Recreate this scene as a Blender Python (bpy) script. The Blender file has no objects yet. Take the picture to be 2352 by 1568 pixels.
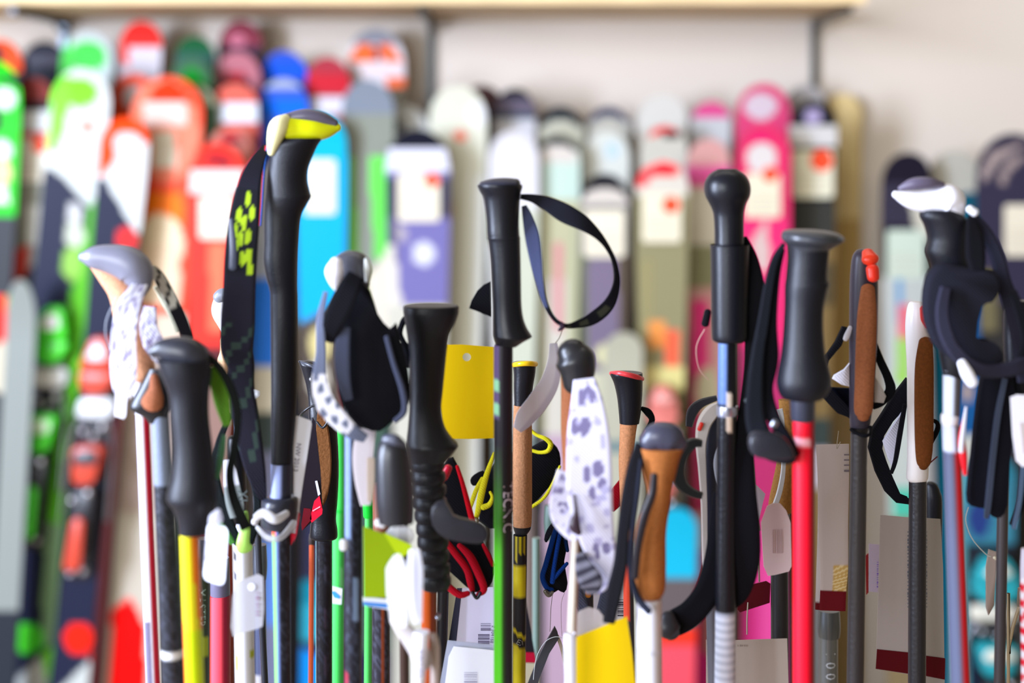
import bpy, math, random
from mathutils import Vector
from mathutils.geometry import tessellate_polygon
random.seed(7)
# ------------------------------------------------------------------ camera, world, lights, exposure
SC = bpy.context.scene
COL = SC.collection
F = 50.0 / 36.0 * 2352.0          # focal length in pixels
CX, HY, CZ = 1176.0, 305.0, 1.5   # principal column, horizon row, eye height
cam_data = bpy.data.cameras.new('camera')
cam = bpy.data.objects.new('camera', cam_data)
COL.objects.link(cam)
cam.location = (0, 0, CZ)
cam.rotation_euler = (math.pi / 2, 0, 0)
cam_data.lens = 50
cam_data.sensor_width = 36
cam_data.shift_y = -(784.0 - HY) / 2352.0
cam_data.clip_start = 0.05
cam_data.dof.use_dof = True
cam_data.dof.focus_distance = 1.11
cam_data.dof.aperture_fstop = 2.8
SC.camera = cam
SC.view_settings.view_transform = 'Standard'
SC.view_settings.look = 'None'
SC.view_settings.gamma = 1.0
SC.view_settings.use_curve_mapping = False
SC.view_settings.exposure = 0.24
w = bpy.data.worlds.new('world')
SC.world = w
w.use_nodes = True
w.node_tree.nodes['Background'].inputs[0].default_value = (1.0, 0.85, 0.62, 1)
w.node_tree.nodes['Background'].inputs[1].default_value = 0.25


def area(name, loc, target, sx, sy, power, color):
    l = bpy.data.lights.new(name, 'AREA')
    l.shape = 'RECTANGLE'
    l.size, l.size_y = sx, sy
    l.energy = power
    l.color = color
    o = bpy.data.objects.new(name, l)
    COL.objects.link(o)
    o.location = loc
    o.rotation_euler = (Vector(target) - Vector(loc)).to_track_quat('-Z', 'Y').to_euler()


area('shop_window_behind', (-2.6, -2.8, 2.0), (0.3, 3.0, 1.3), 2.6, 1.9, 150, (0.9, 0.94, 1.0))
area('added_wall_fill', (-0.2, 1.85, 1.87), (-0.2, 3.3, 1.3), 4.0, 0.3, 5.2, (1.0, 0.95, 0.89))  # added unseen strip light that brightens the ski wall
area('side_window', (-2.6, 0.1, 1.75), (0.0, 1.5, 1.25), 0.8, 1.7, 235, (0.66, 0.76, 1.0))
area('added_overhead_fill', (-0.1, 1.6, 3.1), (0.2, 2.6, 1.0), 2.2, 0.6, 11, (1.0, 0.95, 0.88))  # added unseen light from above, makes up for the low ambient


# ------------------------------------------------------------------ materials
def lin(c):
    r = []
    for v in c[:3]:
        v /= 255.0
        r.append(v / 12.92 if v <= 0.04045 else ((v + 0.055) / 1.055) ** 2.4)
    return (r[0], r[1], r[2], 1)


MATS = {}


def M(kind, c=None):
    key = (kind, c)
    if key in MATS:
        return MATS[key]
    m = bpy.data.materials.new(kind)
    MATS[key] = m
    m.use_nodes = True
    nt = m.node_tree
    N, L = nt.nodes, nt.links
    b = N['Principled BSDF']
    I = b.inputs
    col = lin(c) if c else None
    if kind in ('card', 'print', 'printmat', 'pcarbon'):
        I['Specular IOR Level'].default_value = .15 if kind in ('card', 'printmat') else .32
    if kind == 'skin':
        I['Specular IOR Level'].default_value = .12
    if kind in ('foam', 'fabric', 'pfab', 'rubber', 'cork', 'paint', 'wood'):
        I['Specular IOR Level'].default_value = .33 if kind in ('foam', 'rubber') else .12
    rough = {'plastic': .33, 'gloss': .2, 'foam': .42, 'rubber': .36, 'fabric': .85, 'cork': .8, 'card': .55,
             'metal': .3, 'carbon': .36, 'print': .38, 'skin': .45, 'printmat': .7, 'paint': .6, 'clear': .15, 'wood': .6, 'pfab': .85, 'pcarbon': .36}[kind]
    I['Roughness'].default_value = rough
    if kind in ('print', 'skin', 'printmat', 'pfab', 'pcarbon'):
        a = N.new('ShaderNodeAttribute')
        a.attribute_name = 'Col'
        L.new(a.outputs['Color'], I['Base Color'])
    elif col:
        I['Base Color'].default_value = col
    if kind == 'metal':
        I['Metallic'].default_value = .9
    if kind in ('foam', 'fabric', 'cork', 'carbon', 'paint', 'wood', 'pfab', 'pcarbon', 'rubber'):
        tc = N.new('ShaderNodeTexCoord')
        bm = N.new('ShaderNodeBump')
        if kind in ('fabric', 'pfab'):
            t = N.new('ShaderNodeTexWave')
            t.inputs['Scale'].default_value = 260
            t.inputs['Distortion'].default_value = 1.5
            t.bands_direction = 'DIAGONAL'
            bm.inputs['Strength'].default_value = .25
        elif kind in ('carbon', 'pcarbon'):
            t = N.new('ShaderNodeTexVoronoi')
            t.inputs['Scale'].default_value = 330
            bm.inputs['Strength'].default_value = .12
        else:
            t = N.new('ShaderNodeTexNoise')
            t.inputs['Scale'].default_value = {'foam': 900, 'cork': 420, 'paint': 40, 'wood': 12, 'rubber': 700}[kind]
            t.inputs['Detail'].default_value = 3
            bm.inputs['Strength'].default_value = {'foam': .25, 'cork': .5, 'paint': .03, 'wood': .1, 'rubber': .12}[kind]
        bm.inputs['Distance'].default_value = .001
        L.new(tc.outputs['Object'], t.inputs['Vector'])
        L.new(t.outputs[0], bm.inputs['Height'])
        L.new(bm.outputs['Normal'], I['Normal'])
        if kind in ('cork', 'wood', 'paint'):
            mp = N.new('ShaderNodeMix')
            mp.data_type = 'RGBA'
            k = .55 if kind == 'cork' else (.75 if kind == 'wood' else .96)
            mp.inputs['A'].default_value = (col[0] * k, col[1] * k, col[2] * k, 1)
            mp.inputs['B'].default_value = (min(1, col[0] * 1.25), min(1, col[1] * 1.25), min(1, col[2] * 1.25), 1) if kind != 'paint' else col
            n2 = N.new('ShaderNodeTexNoise')
            n2.inputs['Scale'].default_value = {'cork': 600, 'wood': 6, 'paint': 2}[kind]
            n2.inputs['Detail'].default_value = 4
            L.new(tc.outputs['Object'], n2.inputs['Vector'])
            L.new(n2.outputs[0], mp.inputs['Factor'])
            L.new(mp.outputs['Result'], I['Base Color'])
    if kind == 'clear':
        I['Alpha'].default_value = .55
    return m


# ------------------------------------------------------------------ geometry helpers: photo measure -> metres at a real distance
def W(px, py, d):
    return Vector(((px - CX) / F * d, d, CZ + (HY - py) / F * d))


def floor_row(d):
    return HY + CZ * F / d


def cr(p, sub):
    """Catmull-Rom through tuples; repeat a row for a sharp corner"""
    if sub <= 1 or len(p) < 3:
        if len(p) == 2 and sub > 1:
            return [tuple(a + (b - a) * i / sub for a, b in zip(p[0], p[1])) for i in range(sub + 1)]
        return [tuple(q) for q in p]
    out = []
    for i in range(len(p) - 1):
        p0 = p[max(i - 1, 0)]
        p1, p2 = p[i], p[i + 1]
        p3 = p[min(i + 2, len(p) - 1)]
        for j in range(sub):
            t = j / sub
            out.append(tuple(.5 * (2 * b + (c - a) * t + (2 * a - 5 * b + 4 * c - e) * t * t + (3 * b - a - 3 * c + e) * t ** 3)
                             for a, b, c, e in zip(p0, p1, p2, p3)))
    out.append(tuple(p[-1]))
    return out


def thing(name, label, cat, px, d, group=None, z=0.0):
    o = bpy.data.objects.new(name, None)
    o.empty_display_size = .05
    COL.objects.link(o)
    o.location = ((px - CX) / F * d, d, z)
    o['label'] = label
    o['category'] = cat
    if group:
        o['group'] = group
    return o


def origin(o):
    v = Vector(o.location)
    while o.parent:
        o = o.parent
        v += Vector(o.location)
    return v


def make(name, geo, mat, parent=None, label=None, smooth=True, cat=None, group=None, kind=None):
    vs, fs, cs = geo
    if parent is not None:
        off = origin(parent)
        loc = Vector((0, 0, 0))
    else:
        lo = Vector((min(v[i] for v in vs) for i in range(3)))
        hi = Vector((max(v[i] for v in vs) for i in range(3)))
        loc = Vector(((lo.x + hi.x) / 2, (lo.y + hi.y) / 2, lo.z))
        off = loc
    me = bpy.data.meshes.new(name)
    me.from_pydata([(v[0] - off.x, v[1] - off.y, v[2] - off.z) for v in vs], [], fs)
    if cs:
        a = me.color_attributes.new('Col', 'FLOAT_COLOR', 'POINT')
        flat = []
        for c in cs:
            flat.extend(lin(c))
        a.data.foreach_set('color', flat)
    me.materials.append(mat)
    if smooth:
        me.polygons.foreach_set('use_smooth', [True] * len(me.polygons))
    me.validate()
    if smooth:
        me.set_sharp_from_angle(angle=math.radians(48))
    me.update()
    o = bpy.data.objects.new(name, me)
    COL.objects.link(o)
    o.location = loc
    if parent is not None:
        o.parent = parent
    if label:
        o['label'] = label
    if cat:
        o['category'] = cat
    if group:
        o['group'] = group
    if kind:
        o['kind'] = kind
    return o


def rings(R, n, paint=None, caps=True):
    vs = [v for r in R for v in r]
    fs = []
    for i in range(len(R) - 1):
        for j in range(n):
            a, b = i * n + j, i * n + (j + 1) % n
            fs.append((a, b, b + n, a + n))
    if caps:
        fs.append(tuple(reversed(range(n))))
        fs.append(tuple(range((len(R) - 1) * n, len(R) * n)))
    return vs, fs


def loft(d, rows, ratio=.9, n=20, sub=4, paint=None, e=2.0, dd=0.0, caps=True):
    """rows (y, left, right[, depth offset mm]) -> a solid of elliptical sections"""
    rows = [tuple(r) + (0,) * (4 - len(r)) for r in rows]
    rr = cr(rows, sub)
    R, cols = [], []
    for (y, xl, xr, o) in rr:
        hw = max(abs(xr - xl) / 2, .3)
        cx = (xl + xr) / 2
        c = W(cx, y, d)
        s = d / F
        ring = []
        for j in range(n):
            t = 2 * math.pi * j / n
            ct, st = math.cos(t), math.sin(t)
            ct = math.copysign(abs(ct) ** (2 / e), ct)
            st = math.copysign(abs(st) ** (2 / e), st)
            ring.append(c + Vector((hw * s * ct, hw * s * ratio * st + dd + o * .001, 0)))
            if paint:
                cols.append(paint(ct, y, st))
        R.append(ring)
    vs, fs = rings(R, n, caps=caps)
    return vs, fs, (cols if paint else None)


def tube(d, pts, ratio=1.0, n=16, sub=5, paint=None, rnd=True, dd=0.0):
    """pts (x, y, r[, depth offset mm[, ratio]]) -> round tapered body along a path"""
    P = [tuple(p) + (0,) * (4 - len(p)) for p in [q[:4] for q in pts]]
    P = cr(P, sub)
    C = [W(p[0], p[1], d) + Vector((0, p[3] * .001 + dd, 0)) for p in P]
    s = d / F
    rad = [max(p[2], .15) * s for p in P]
    if rnd:
        for end in (0, 1):
            i0, i1 = (0, 1) if end == 0 else (-1, -2)
            T = (C[i0] - C[i1])
            if T.length < 1e-9:
                continue
            T.normalize()
            r0, c0 = rad[i0], C[i0].copy()
            add = [(c0 + T * r0 * math.sin(a) * .8, r0 * math.cos(a)) for a in (.4, .8, 1.15, 1.45)]
            if end == 0:
                C = [a[0] for a in reversed(add)] + C
                rad = [a[1] for a in reversed(add)] + rad
                P = [P[0]] * 4 + P
            else:
                C += [a[0] for a in add]
                rad += [a[1] for a in add]
                P += [P[-1]] * 4
    R, cols = [], []
    m = len(C)
    S = None
    for i in range(m):
        T = C[min(i + 1, m - 1)] - C[max(i - 1, 0)]
        if T.length < 1e-9:
            T = Vector((0, 0, -1))
        T.normalize()
        D = Vector((0, 1, 0)) - T * T.y
        if D.length < .05:
            D = Vector((0, 0, 1)) - T * T.z
        D.normalize()
        S = T.cross(D)
        ring = []
        for j in range(n):
            t = 2 * math.pi * j / n
            ring.append(C[i] + S * rad[i] * math.cos(t) + D * rad[i] * ratio * math.sin(t))
            if paint:
                cols.append(paint(i / (m - 1), math.cos(t), math.sin(t)))
        R.append(ring)
    vs, fs = rings(R, n)
    return vs, fs, (cols if paint else None)


def ribbon(d, pts, thick=1.2, sub=6, paint=None, dd=0.0, across=8):
    """pts (x, y, half width[, depth offset mm[, twist deg]]) -> a webbing band"""
    P = cr([tuple(p) + (0,) * (5 - len(p)) for p in pts], sub)
    s = d / F
    C = [W(p[0], p[1], d) + Vector((0, p[3] * .001 + dd, 0)) for p in P]
    m = len(C)
    th = thick * .0005
    R, cols = [], []
    pS = None
    for i in range(m):
        T = C[min(i + 1, m - 1)] - C[max(i - 1, 0)]
        if T.length < 1e-9:
            T = Vector((0, 0, -1))
        T.normalize()
        D = Vector((0, 1, 0)) - T * T.y
        if D.length < .05:
            D = Vector((0, 0, 1)) - T * T.z
        D.normalize()
        S = T.cross(D)
        if pS is not None and S.dot(pS) < 0 and D.dot(pD) < 0:
            S, D = -S, -D
        pS, pD = S, D
        a = math.radians(P[i][4])
        A = S * math.cos(a) + D * math.sin(a)
        B = A.cross(T).normalized()
        h = P[i][2] * s
        ring = []
        for k in range(across + 1):
            u = -1 + 2 * k / across
            f = 1 if abs(u) < .97 else .35
            ring.append((u, f))
        sec = [(u, f) for u, f in ring] + [(u, -f) for u, f in reversed(ring)]
        R.append([C[i] + A * h * u + B * th * f for u, f in sec])
        if paint:
            cols += [paint(i / (m - 1), u) for u, f in sec]
    n = len(R[0])
    vs, fs = rings(R, n)
    return vs, fs, (cols if paint else None)


def closed(p, sub):
    if sub <= 1:
        return list(p)
    n = len(p)
    out = []
    for i in range(n):
        a, b, c, e = p[i - 1], p[i], p[(i + 1) % n], p[(i + 2) % n]
        for j in range(sub):
            t = j / sub
            out.append(tuple(.5 * (2 * q + (r - o) * t + (2 * o - 5 * q + 4 * r - s_) * t * t + (3 * q - o - 3 * r + s_) * t ** 3)
                             for o, q, r, s_ in zip(a, b, c, e)))
    return out


def rrect(x0, y0, x1, y1, r, k=4):
    out = []
    for cx, cy, a0 in ((x1 - r, y0 + r, -90), (x1 - r, y1 - r, 0), (x0 + r, y1 - r, 90), (x0 + r, y0 + r, 180)):
        for i in range(k + 1):
            a = math.radians(a0 + 90 * i / k)
            out.append((cx + r * math.cos(a), cy + r * math.sin(a)))
    return out


def circ(cx, cy, r, k=16, ry=None):
    ry = ry or r
    return [(cx + r * math.cos(2 * math.pi * i / k), cy + ry * math.sin(2 * math.pi * i / k)) for i in range(k)]


def plane_d(d, tilt, c):
    """tilt = (metres of depth per px in x, per px in y)"""
    return lambda x, y: d + tilt[0] * (x - c[0]) + tilt[1] * (y - c[1])


def card(out, d, thick=.6, hole=None, tilt=(0, 0), sub=1, off=0.0):
    """flat sheet with real thickness and an optional hole"""
    out = closed(out, sub)
    c = (sum(p[0] for p in out) / len(out), sum(p[1] for p in out) / len(out)) if not isinstance(tilt, dict) else tilt['c']
    t = tilt if not isinstance(tilt, dict) else tilt['t']
    dep = plane_d(d, t, c)
    loops = [out] + ([hole] if hole else [])
    def PW(x, y, o):
        v = W(x, y, d)
        v.y = dep(x, y) + o
        return v
    vs, fs, base = [], [], []
    th = thick * .001
    for lp in loops:
        base.append(len(vs))
        vs += [PW(x, y, off) for x, y in lp]
    nf = len(vs)
    for lp in loops:
        vs += [PW(x, y, off + th) for x, y in lp]
    tris = tessellate_polygon([[Vector((x, y, 0)) for x, y in lp] for lp in loops])
    for a, b, e in tris:
        fs.append((a, b, e))
        fs.append((e + nf, b + nf, a + nf))
    for lp, b0 in zip(loops, base):
        n = len(lp)
        for i in range(n):
            a, b = b0 + i, b0 + (i + 1) % n
            fs.append((a, b, b + nf, a + nf))
    return vs, fs, None


def pad(out, d, thick=6, ch=2, sub=1, dd=0.0, inset=None):
    """chunky padded/moulded piece: outline with softened front and back edges (mm)"""
    out = closed(out, sub)
    n = len(out)
    cx = sum(p[0] for p in out) / n
    cy = sum(p[1] for p in out) / n
    s = d / F
    R = []
    ext = max(max(abs(p[0] - cx), abs(p[1] - cy)) for p in out)
    ins = (inset if inset is not None else ch * .001 / s) / ext
    for f, o in ((1 - ins * 1.0, 0), (1 - ins * .3, ch * .3), (1, ch), (1, thick - ch), (1 - ins * .3, thick - ch * .3), (1 - ins, thick)):
        R.append([W(cx + (x - cx) * f, cy + (y - cy) * f, d) + Vector((0, o * .001 + dd, 0)) for x, y in out])
    vs, fs = rings(R, n)
    return vs, fs, None


def merge(*geos):
    vs, fs, cs = [], [], []
    for g in geos:
        o = len(vs)
        vs += list(g[0])
        fs += [tuple(i + o for i in f) for f in g[1]]
        if g[2]:
            cs += list(g[2])
    return vs, fs, (cs if len(cs) == len(vs) else None)


def bars(x0, y0, x1, y1, d, vertical=True, n=14, off=-.0003, tilt=(0, 0), seed=1):
    """printed barcode lines"""
    r = random.Random(seed)
    g = []
    L = (x1 - x0) if vertical else (y1 - y0)
    p = 0
    for i in range(n):
        wd = L / n * r.choice((.25, .4, .7))
        a = p
        p += L / n
        if vertical:
            q = [(x0 + a, y0), (x0 + a + wd, y0), (x0 + a + wd, y1), (x0 + a, y1)]
        else:
            q = [(x0, y0 + a), (x1, y0 + a), (x1, y0 + a + wd), (x0, y0 + a + wd)]
        g.append(card(q, d, .15, tilt=tilt, off=off))
    return merge(*g)


def letters(name, txt, cx, cy, h, d, parent, mat, ang=0, rad=None, off=-.0004, sx=1.0):
    """flat printed lettering laid on a card, or wrapped on a round shaft of radius rad px"""
    cu = bpy.data.curves.new('t', 'FONT')
    cu.body = txt
    cu.size = 1
    cu.align_x = 'CENTER'
    cu.align_y = 'CENTER'
    cu.resolution_u = 2
    ob = bpy.data.objects.new('t', cu)
    COL.objects.link(ob)
    dg = bpy.context.evaluated_depsgraph_get()
    me = bpy.data.meshes.new_from_object(ob.evaluated_get(dg))
    s = d / F
    a = math.radians(ang)
    vs = []
    for v in me.vertices:
        x, y = v.co.x * h * 1.35 * sx, -v.co.y * h * 1.35
        X = x * math.cos(a) - y * math.sin(a)
        Y = x * math.sin(a) + y * math.cos(a)
        p = W(cx + X, cy + Y, d)
        if rad:
            dx = X + rad[1]
            q = rad[0] ** 2 - dx * dx
            p.y = d - math.sqrt(max(q, 1)) * s - .0003
        else:
            p.y = d + off
        vs.append(p)
    fs = [tuple(p.vertices) for p in me.polygons]
    bpy.data.objects.remove(ob)
    bpy.data.curves.remove(cu)
    bpy.data.meshes.remove(me)
    return make(name, (vs, fs, None), mat, parent, smooth=False)


def boxgeo(x0, x1, y0, y1, z0, z1):
    vs = [Vector((x, y, z)) for x in (x0, x1) for y in (y0, y1) for z in (z0, z1)]
    fs = [(0, 1, 3, 2), (4, 6, 7, 5), (0, 4, 5, 1), (2, 3, 7, 6), (0, 2, 6, 4), (1, 5, 7, 3)]
    return vs, fs, None


# ------------------------------------------------------------------ the room: floor, back wall, plywood shelf on steel brackets
WALL = 3.46
make('floor', boxgeo(-4.2, 4.2, -2.6, WALL + .1, -.05, 0), M('wood', (168, 150, 128)), kind='structure', smooth=False)
make('wall_back', boxgeo(-4.2, 4.2, WALL, WALL + .1, 0, 3.4), M('paint', (218, 206, 192)), kind='structure', smooth=False)
ZS = CZ + (HY - 44) / F * WALL
SR = (1888 - CX) / F * WALL
sh = thing('wall_shelf', 'long plywood shelf fixed to the wall above the skis', 'shelf', 1000, WALL - .2, z=ZS)
make('shelf_board', boxgeo(-2.4, SR, 3.03, WALL - .001, ZS, ZS + .022), M('wood', (222, 196, 160)), sh, smooth=False)
make('edge_band', boxgeo(-2.4, SR, 3.025, 3.03, ZS - .001, ZS + .023), M('wood', (234, 206, 158)), sh, smooth=False, label='golden birch edge strip')
for bx, nm in ((150, 'dark steel shelf bracket behind the black skis at the far left'),
               (990, 'dark steel shelf bracket between the orange tipped ski and the cream ski'),
               (1868, 'dark steel shelf bracket at the right hand end of the shelf')):
    X = (bx - CX) / F * WALL
    br = thing('shelf_bracket', nm, 'bracket', bx, WALL - .02, 'steel brackets under the shelf', z=0.3)
    make('upright', boxgeo(X - .007, X + .007, WALL - .016, WALL - .0005, .3, ZS - .001), M('metal', (72, 82, 92)), br, smooth=False)
    make('arm', boxgeo(X - .007, X + .007, 3.09, WALL - .016, ZS - .017, ZS - .001), M('metal', (62, 66, 72)), br, smooth=False)
    make('gusset', tube(WALL, [(bx, 80, 4, -8), (bx, 68, 4, -55), (bx, 58, 4, -75)], n=8), M('metal', (62, 66, 72)), br)


# ------------------------------------------------------------------ skis
def inside(sh, x, y):
    k = sh[0]
    if k == 'r':
        return sh[1] <= x <= sh[3] and sh[2] <= y <= sh[4]
    if k == 'b':
        return sh[1] <= y <= sh[2]
    if k == 'e':
        return ((x - sh[1]) / sh[3]) ** 2 + ((y - sh[2]) / sh[4]) ** 2 <= 1
    p = sh[1]
    c = False
    j = len(p) - 1
    for i in range(len(p)):
        if (p[i][1] > y) != (p[j][1] > y) and x < (p[j][0] - p[i][0]) * (y - p[i][1]) / (p[j][1] - p[i][1]) + p[i][0]:
            c = not c
        j = i
    return c


def ski_hw(t, hw, L, waist=.72):
    w = 1.0 if t >= L else math.sqrt(max(0, 1 - (1 - t / L) ** 2.2))
    if t > 110:
        u = min((t - 110) / 780, 1)
        w *= 1 - (1 - waist) * (u * u * (3 - 2 * u))
    if t > 950:
        w *= 1 + .2 * min((t - 950) / 600, 1)
    return hw * w


def ink(c, k=.9):
    m = sum(c) / 3.0
    return tuple(max(0, min(255, int((m + (v - m) * 1.12) * k))) for v in c)


GR_S = 'skis standing side by side against the wall'


def ski(label, x, top, hw, d, k, base, shapes=(), band=None, price=None, L=None, bind=None, edge=(60, 62, 70), rock=22, waist=.72):
    L = L or hw * 1.25
    r = thing('ski', label, 'ski', x + k * (floor_row(d) - top), d, GR_S)
    yb = floor_row(d)
    ys = []
    t = 0
    while top + t < 1580:
        ys.append(t)
        t += 2 if t < 12 else (4 if t < 80 else 7)
    ys += [t + (yb - top - t) * i / 4 for i in range(0, 5)]
    NC = 20
    s = d / F
    vs, cs, fs, rim = [], [], [], []
    tan = (lambda t: -rock * .001 * max(0, 1 - t / 150.0) ** 2)
    for t in ys:
        h = max(ski_hw(t, hw, L, waist), 2)
        cx = x + k * t
        for j in range(NC + 1):
            u = -1 + 2 * j / NC
            px, py = cx + h * u, top + t
            vs.append(W(px, py, d) + Vector((0, tan(t), 0)))
            c = base
            for shp in shapes:
                if inside(shp, px, py):
                    c = shp[-1]
            cs.append(c)
    n1 = NC + 1
    m = len(ys)
    for i in range(m - 1):
        for j in range(NC):
            a = i * n1 + j
            fs.append((a, a + n1, a + n1 + 1, a + 1))
    nf = len(vs)
    th = .011
    for i, t in enumerate(ys):
        for j in (0, NC):
            vs.append(vs[i * n1 + j] + Vector((0, th, 0)))
            cs.append(edge)
    for i in range(m - 1):
        a, b = i * n1, nf + i * 2
        fs.append((a, b, b + 2, a + n1))
        a2, b2 = i * n1 + NC, nf + i * 2 + 1
        fs.append((a2, a2 + n1, b2 + 2, b2))
        fs.append((b, b2, b2 + 2, b + 2))
    fs.append(tuple(list(range(0, n1)) + [nf + 1, nf]))
    fs.append(tuple([(m - 1) * n1 + j for j in range(n1)] + [nf + 2 * (m - 1) + 1, nf + 2 * (m - 1)]))
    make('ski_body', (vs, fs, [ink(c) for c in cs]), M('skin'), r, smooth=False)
    cxa = lambda y: x + k * (y - top)
    if band:
        for (y0, y1, c) in band:
            h0, h1 = ski_hw(y0 - top, hw, L) + 1, ski_hw(y1 - top, hw, L) + 1
            q = [(cxa(y0) - h0, y0), (cxa(y0) + h0, y0), (cxa(y1) + h1, y1), (cxa(y1) - h1, y1)]
            dd = tan(y0 - top)
            make('tie_band', pad(q, d, 15, 1.5, dd=-.002 + dd), M('fabric', ink(c)), r, smooth=False)
    if price:
        for pr in price:
            x0, y0, x1, y1 = pr[:4]
            c = pr[4] if len(pr) > 4 else (238, 230, 208)
            pl = make('price_label', card(rrect(x0, y0, x1, y1, 8), d, .4, off=-.0022 + tan(y0 - top)), M('card', ink(c, .92)), r, smooth=False)
            if len(pr) > 5 and pr[5]:
                sx, sy, sr = pr[5]
                make('sale_sticker', card(circ(sx, sy, sr, 14), d, .3, off=-.0027 + tan(y0 - top)), M('card', (238, 78, 45)), pl, smooth=False)
            hgt = y1 - y0
            make('printed_lines', merge(*[card([(x0 + 10, y0 + hgt * f), (x1 - 12, y0 + hgt * f), (x1 - 12, y0 + hgt * f + 3), (x0 + 10, y0 + hgt * f + 3)], d, .2, off=-.0025 + tan(y0 - top))
                                          for f in (.5, .62, .74, .86)]), M('card', (190, 180, 160)), pl, smooth=False)
    if bind:
        binding(r, d, cxa, *bind)
    return r


def binding(r, d, cxa, y0, hw, c1, c2, c3, scale=1.0):
    """toe piece, brake and heel piece bolted on the ski"""
    bk = (30, 32, 40)
    S = lambda v: y0 + v * scale
    def blk(name, a, b, w0, w1, c, dep, th, par=r, rr=9, shift=0, mat='plastic'):
        ca, cb = cxa(S(a)) + shift, cxa(S(b)) + shift
        q = [(ca - w0, S(a) + rr), (ca - w0 + rr, S(a)), (ca + w0 - rr, S(a)), (ca + w0, S(a) + rr),
             (cb + w1, S(b) - rr), (cb + w1 - rr, S(b)), (cb - w1 + rr, S(b)), (cb - w1, S(b) - rr)]
        return make(name, pad(q, d, th, min(3, th / 3), dd=-dep * .001), M(mat, c), par)
    blk('mounting_plate', 0, 560, hw * .62, hw * .6, bk, 7.5, 7)
    toe = blk('toe_piece', 0, 75, hw * .5, hw * .85, c1, 46, 38)
    blk('toe_cap', 14, 50, hw * .34, hw * .5, c2, 52, 7, toe)
    blk('toe_wing', 78, 128, hw * .95, hw * .6, c1, 42, 34, toe)
    blk('glide_plate', 142, 186, hw * .9, hw * .9, c2, 20, 12)
    for sx in (-1, 1):
        ya, yc = S(190), S(250)
        make('brake_arm', tube(d, [(cxa(ya) + sx * hw * .7, ya, 4, -22), (cxa(yc) + sx * hw * 1.05, yc, 4, -20), (cxa(S(420)) + sx * hw * 1.15, S(420), 5, -16)], n=8), M('metal', (150, 150, 155)), r)
    hl = blk('heel_piece', 245, 330, hw * .75, hw * .55, c1, 52, 44)
    blk('heel_cup', 252, 285, hw * .55, hw * .6, c3, 58, 7, hl)
    blk('heel_housing', 345, 480, hw * .62, hw * .5, bk, 56, 48, hl)
    blk('heel_lever', 400, 520, hw * .3, hw * .42, c1, 70, 14, hl)
    for yy, sx, rr in ((205, .5, 8), (214, -.45, 7), (345, .35, 8), (362, -.4, 7), (500, 0, 9), (228, .1, 6), (535, .3, 7), (540, -.35, 6)):
        make('screw', tube(d, [(cxa(S(yy)) + sx * hw, S(yy), rr, -62 if 340 < yy < 480 else -24), (cxa(S(yy)) + sx * hw, S(yy) + .5, rr, -59 if 340 < yy < 480 else -8)], n=12, sub=1), M('metal', (225, 225, 228)), r)


WH = (232, 230, 226); CR = (232, 228, 205); BK = (30, 32, 42); NV = (34, 38, 60)
P = lambda *a: ('p', list(a[:-1]), a[-1])

# far left
ski('orange tipped ski with black eye shape at the far left edge', 5, 92, 50, 3.34, -.05, (40, 45, 55), [('b', 0, 165, (240, 90, 35)), ('e', -2, 125, 16, 18, BK)])
ski('fluorescent green and black ski cut by the left edge', -12, 140, 62, 3.16, -.03, (35, 200, 30),
    [('e', 12, 226, 26, 26, (235, 250, 235)), ('b', 150, 165, (40, 220, 30)), ('p', [(-60, 165), (60, 180), (60, 205), (-60, 160)], BK), ('r', -80, 250, 8, 300, (25, 50, 25)),
     ('e', 5, 345, 22, 24, (235, 245, 235)), ('e', 5, 395, 20, 32, (245, 225, 170)), ('r', -80, 430, 20, 470, (235, 240, 225)), ('r', -80, 500, 60, 680, (60, 62, 66)), ('r', -80, 680, 16, 800, (240, 50, 40)),
     ('b', 800, 1700, (40, 42, 50)), ('e', 10, 845, 40, 60, (225, 215, 190))])
ski('black ski tip peeking up beside the left shelf bracket', 108, 96, 52, 3.36, -.08, (38, 40, 50), [('b', 128, 150, (80, 78, 88))])
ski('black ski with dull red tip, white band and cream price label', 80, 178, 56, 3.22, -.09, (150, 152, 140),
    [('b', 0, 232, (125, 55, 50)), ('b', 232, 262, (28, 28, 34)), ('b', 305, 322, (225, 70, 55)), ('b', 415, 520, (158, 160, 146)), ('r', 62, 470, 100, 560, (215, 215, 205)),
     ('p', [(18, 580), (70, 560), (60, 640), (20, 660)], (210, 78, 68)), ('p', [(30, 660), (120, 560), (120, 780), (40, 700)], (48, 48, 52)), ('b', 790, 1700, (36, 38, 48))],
    band=[(254, 302, (222, 224, 222))], price=[(28, 318, 114, 418, (242, 236, 218), (92, 334, 17))])
ski('pale grey ski whose lower half shows at the left edge', 54, 640, 34, 3.1, -.055, (150, 156, 150), [('b', 1400, 1700, (46, 50, 58))], L=110, waist=.9)
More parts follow.
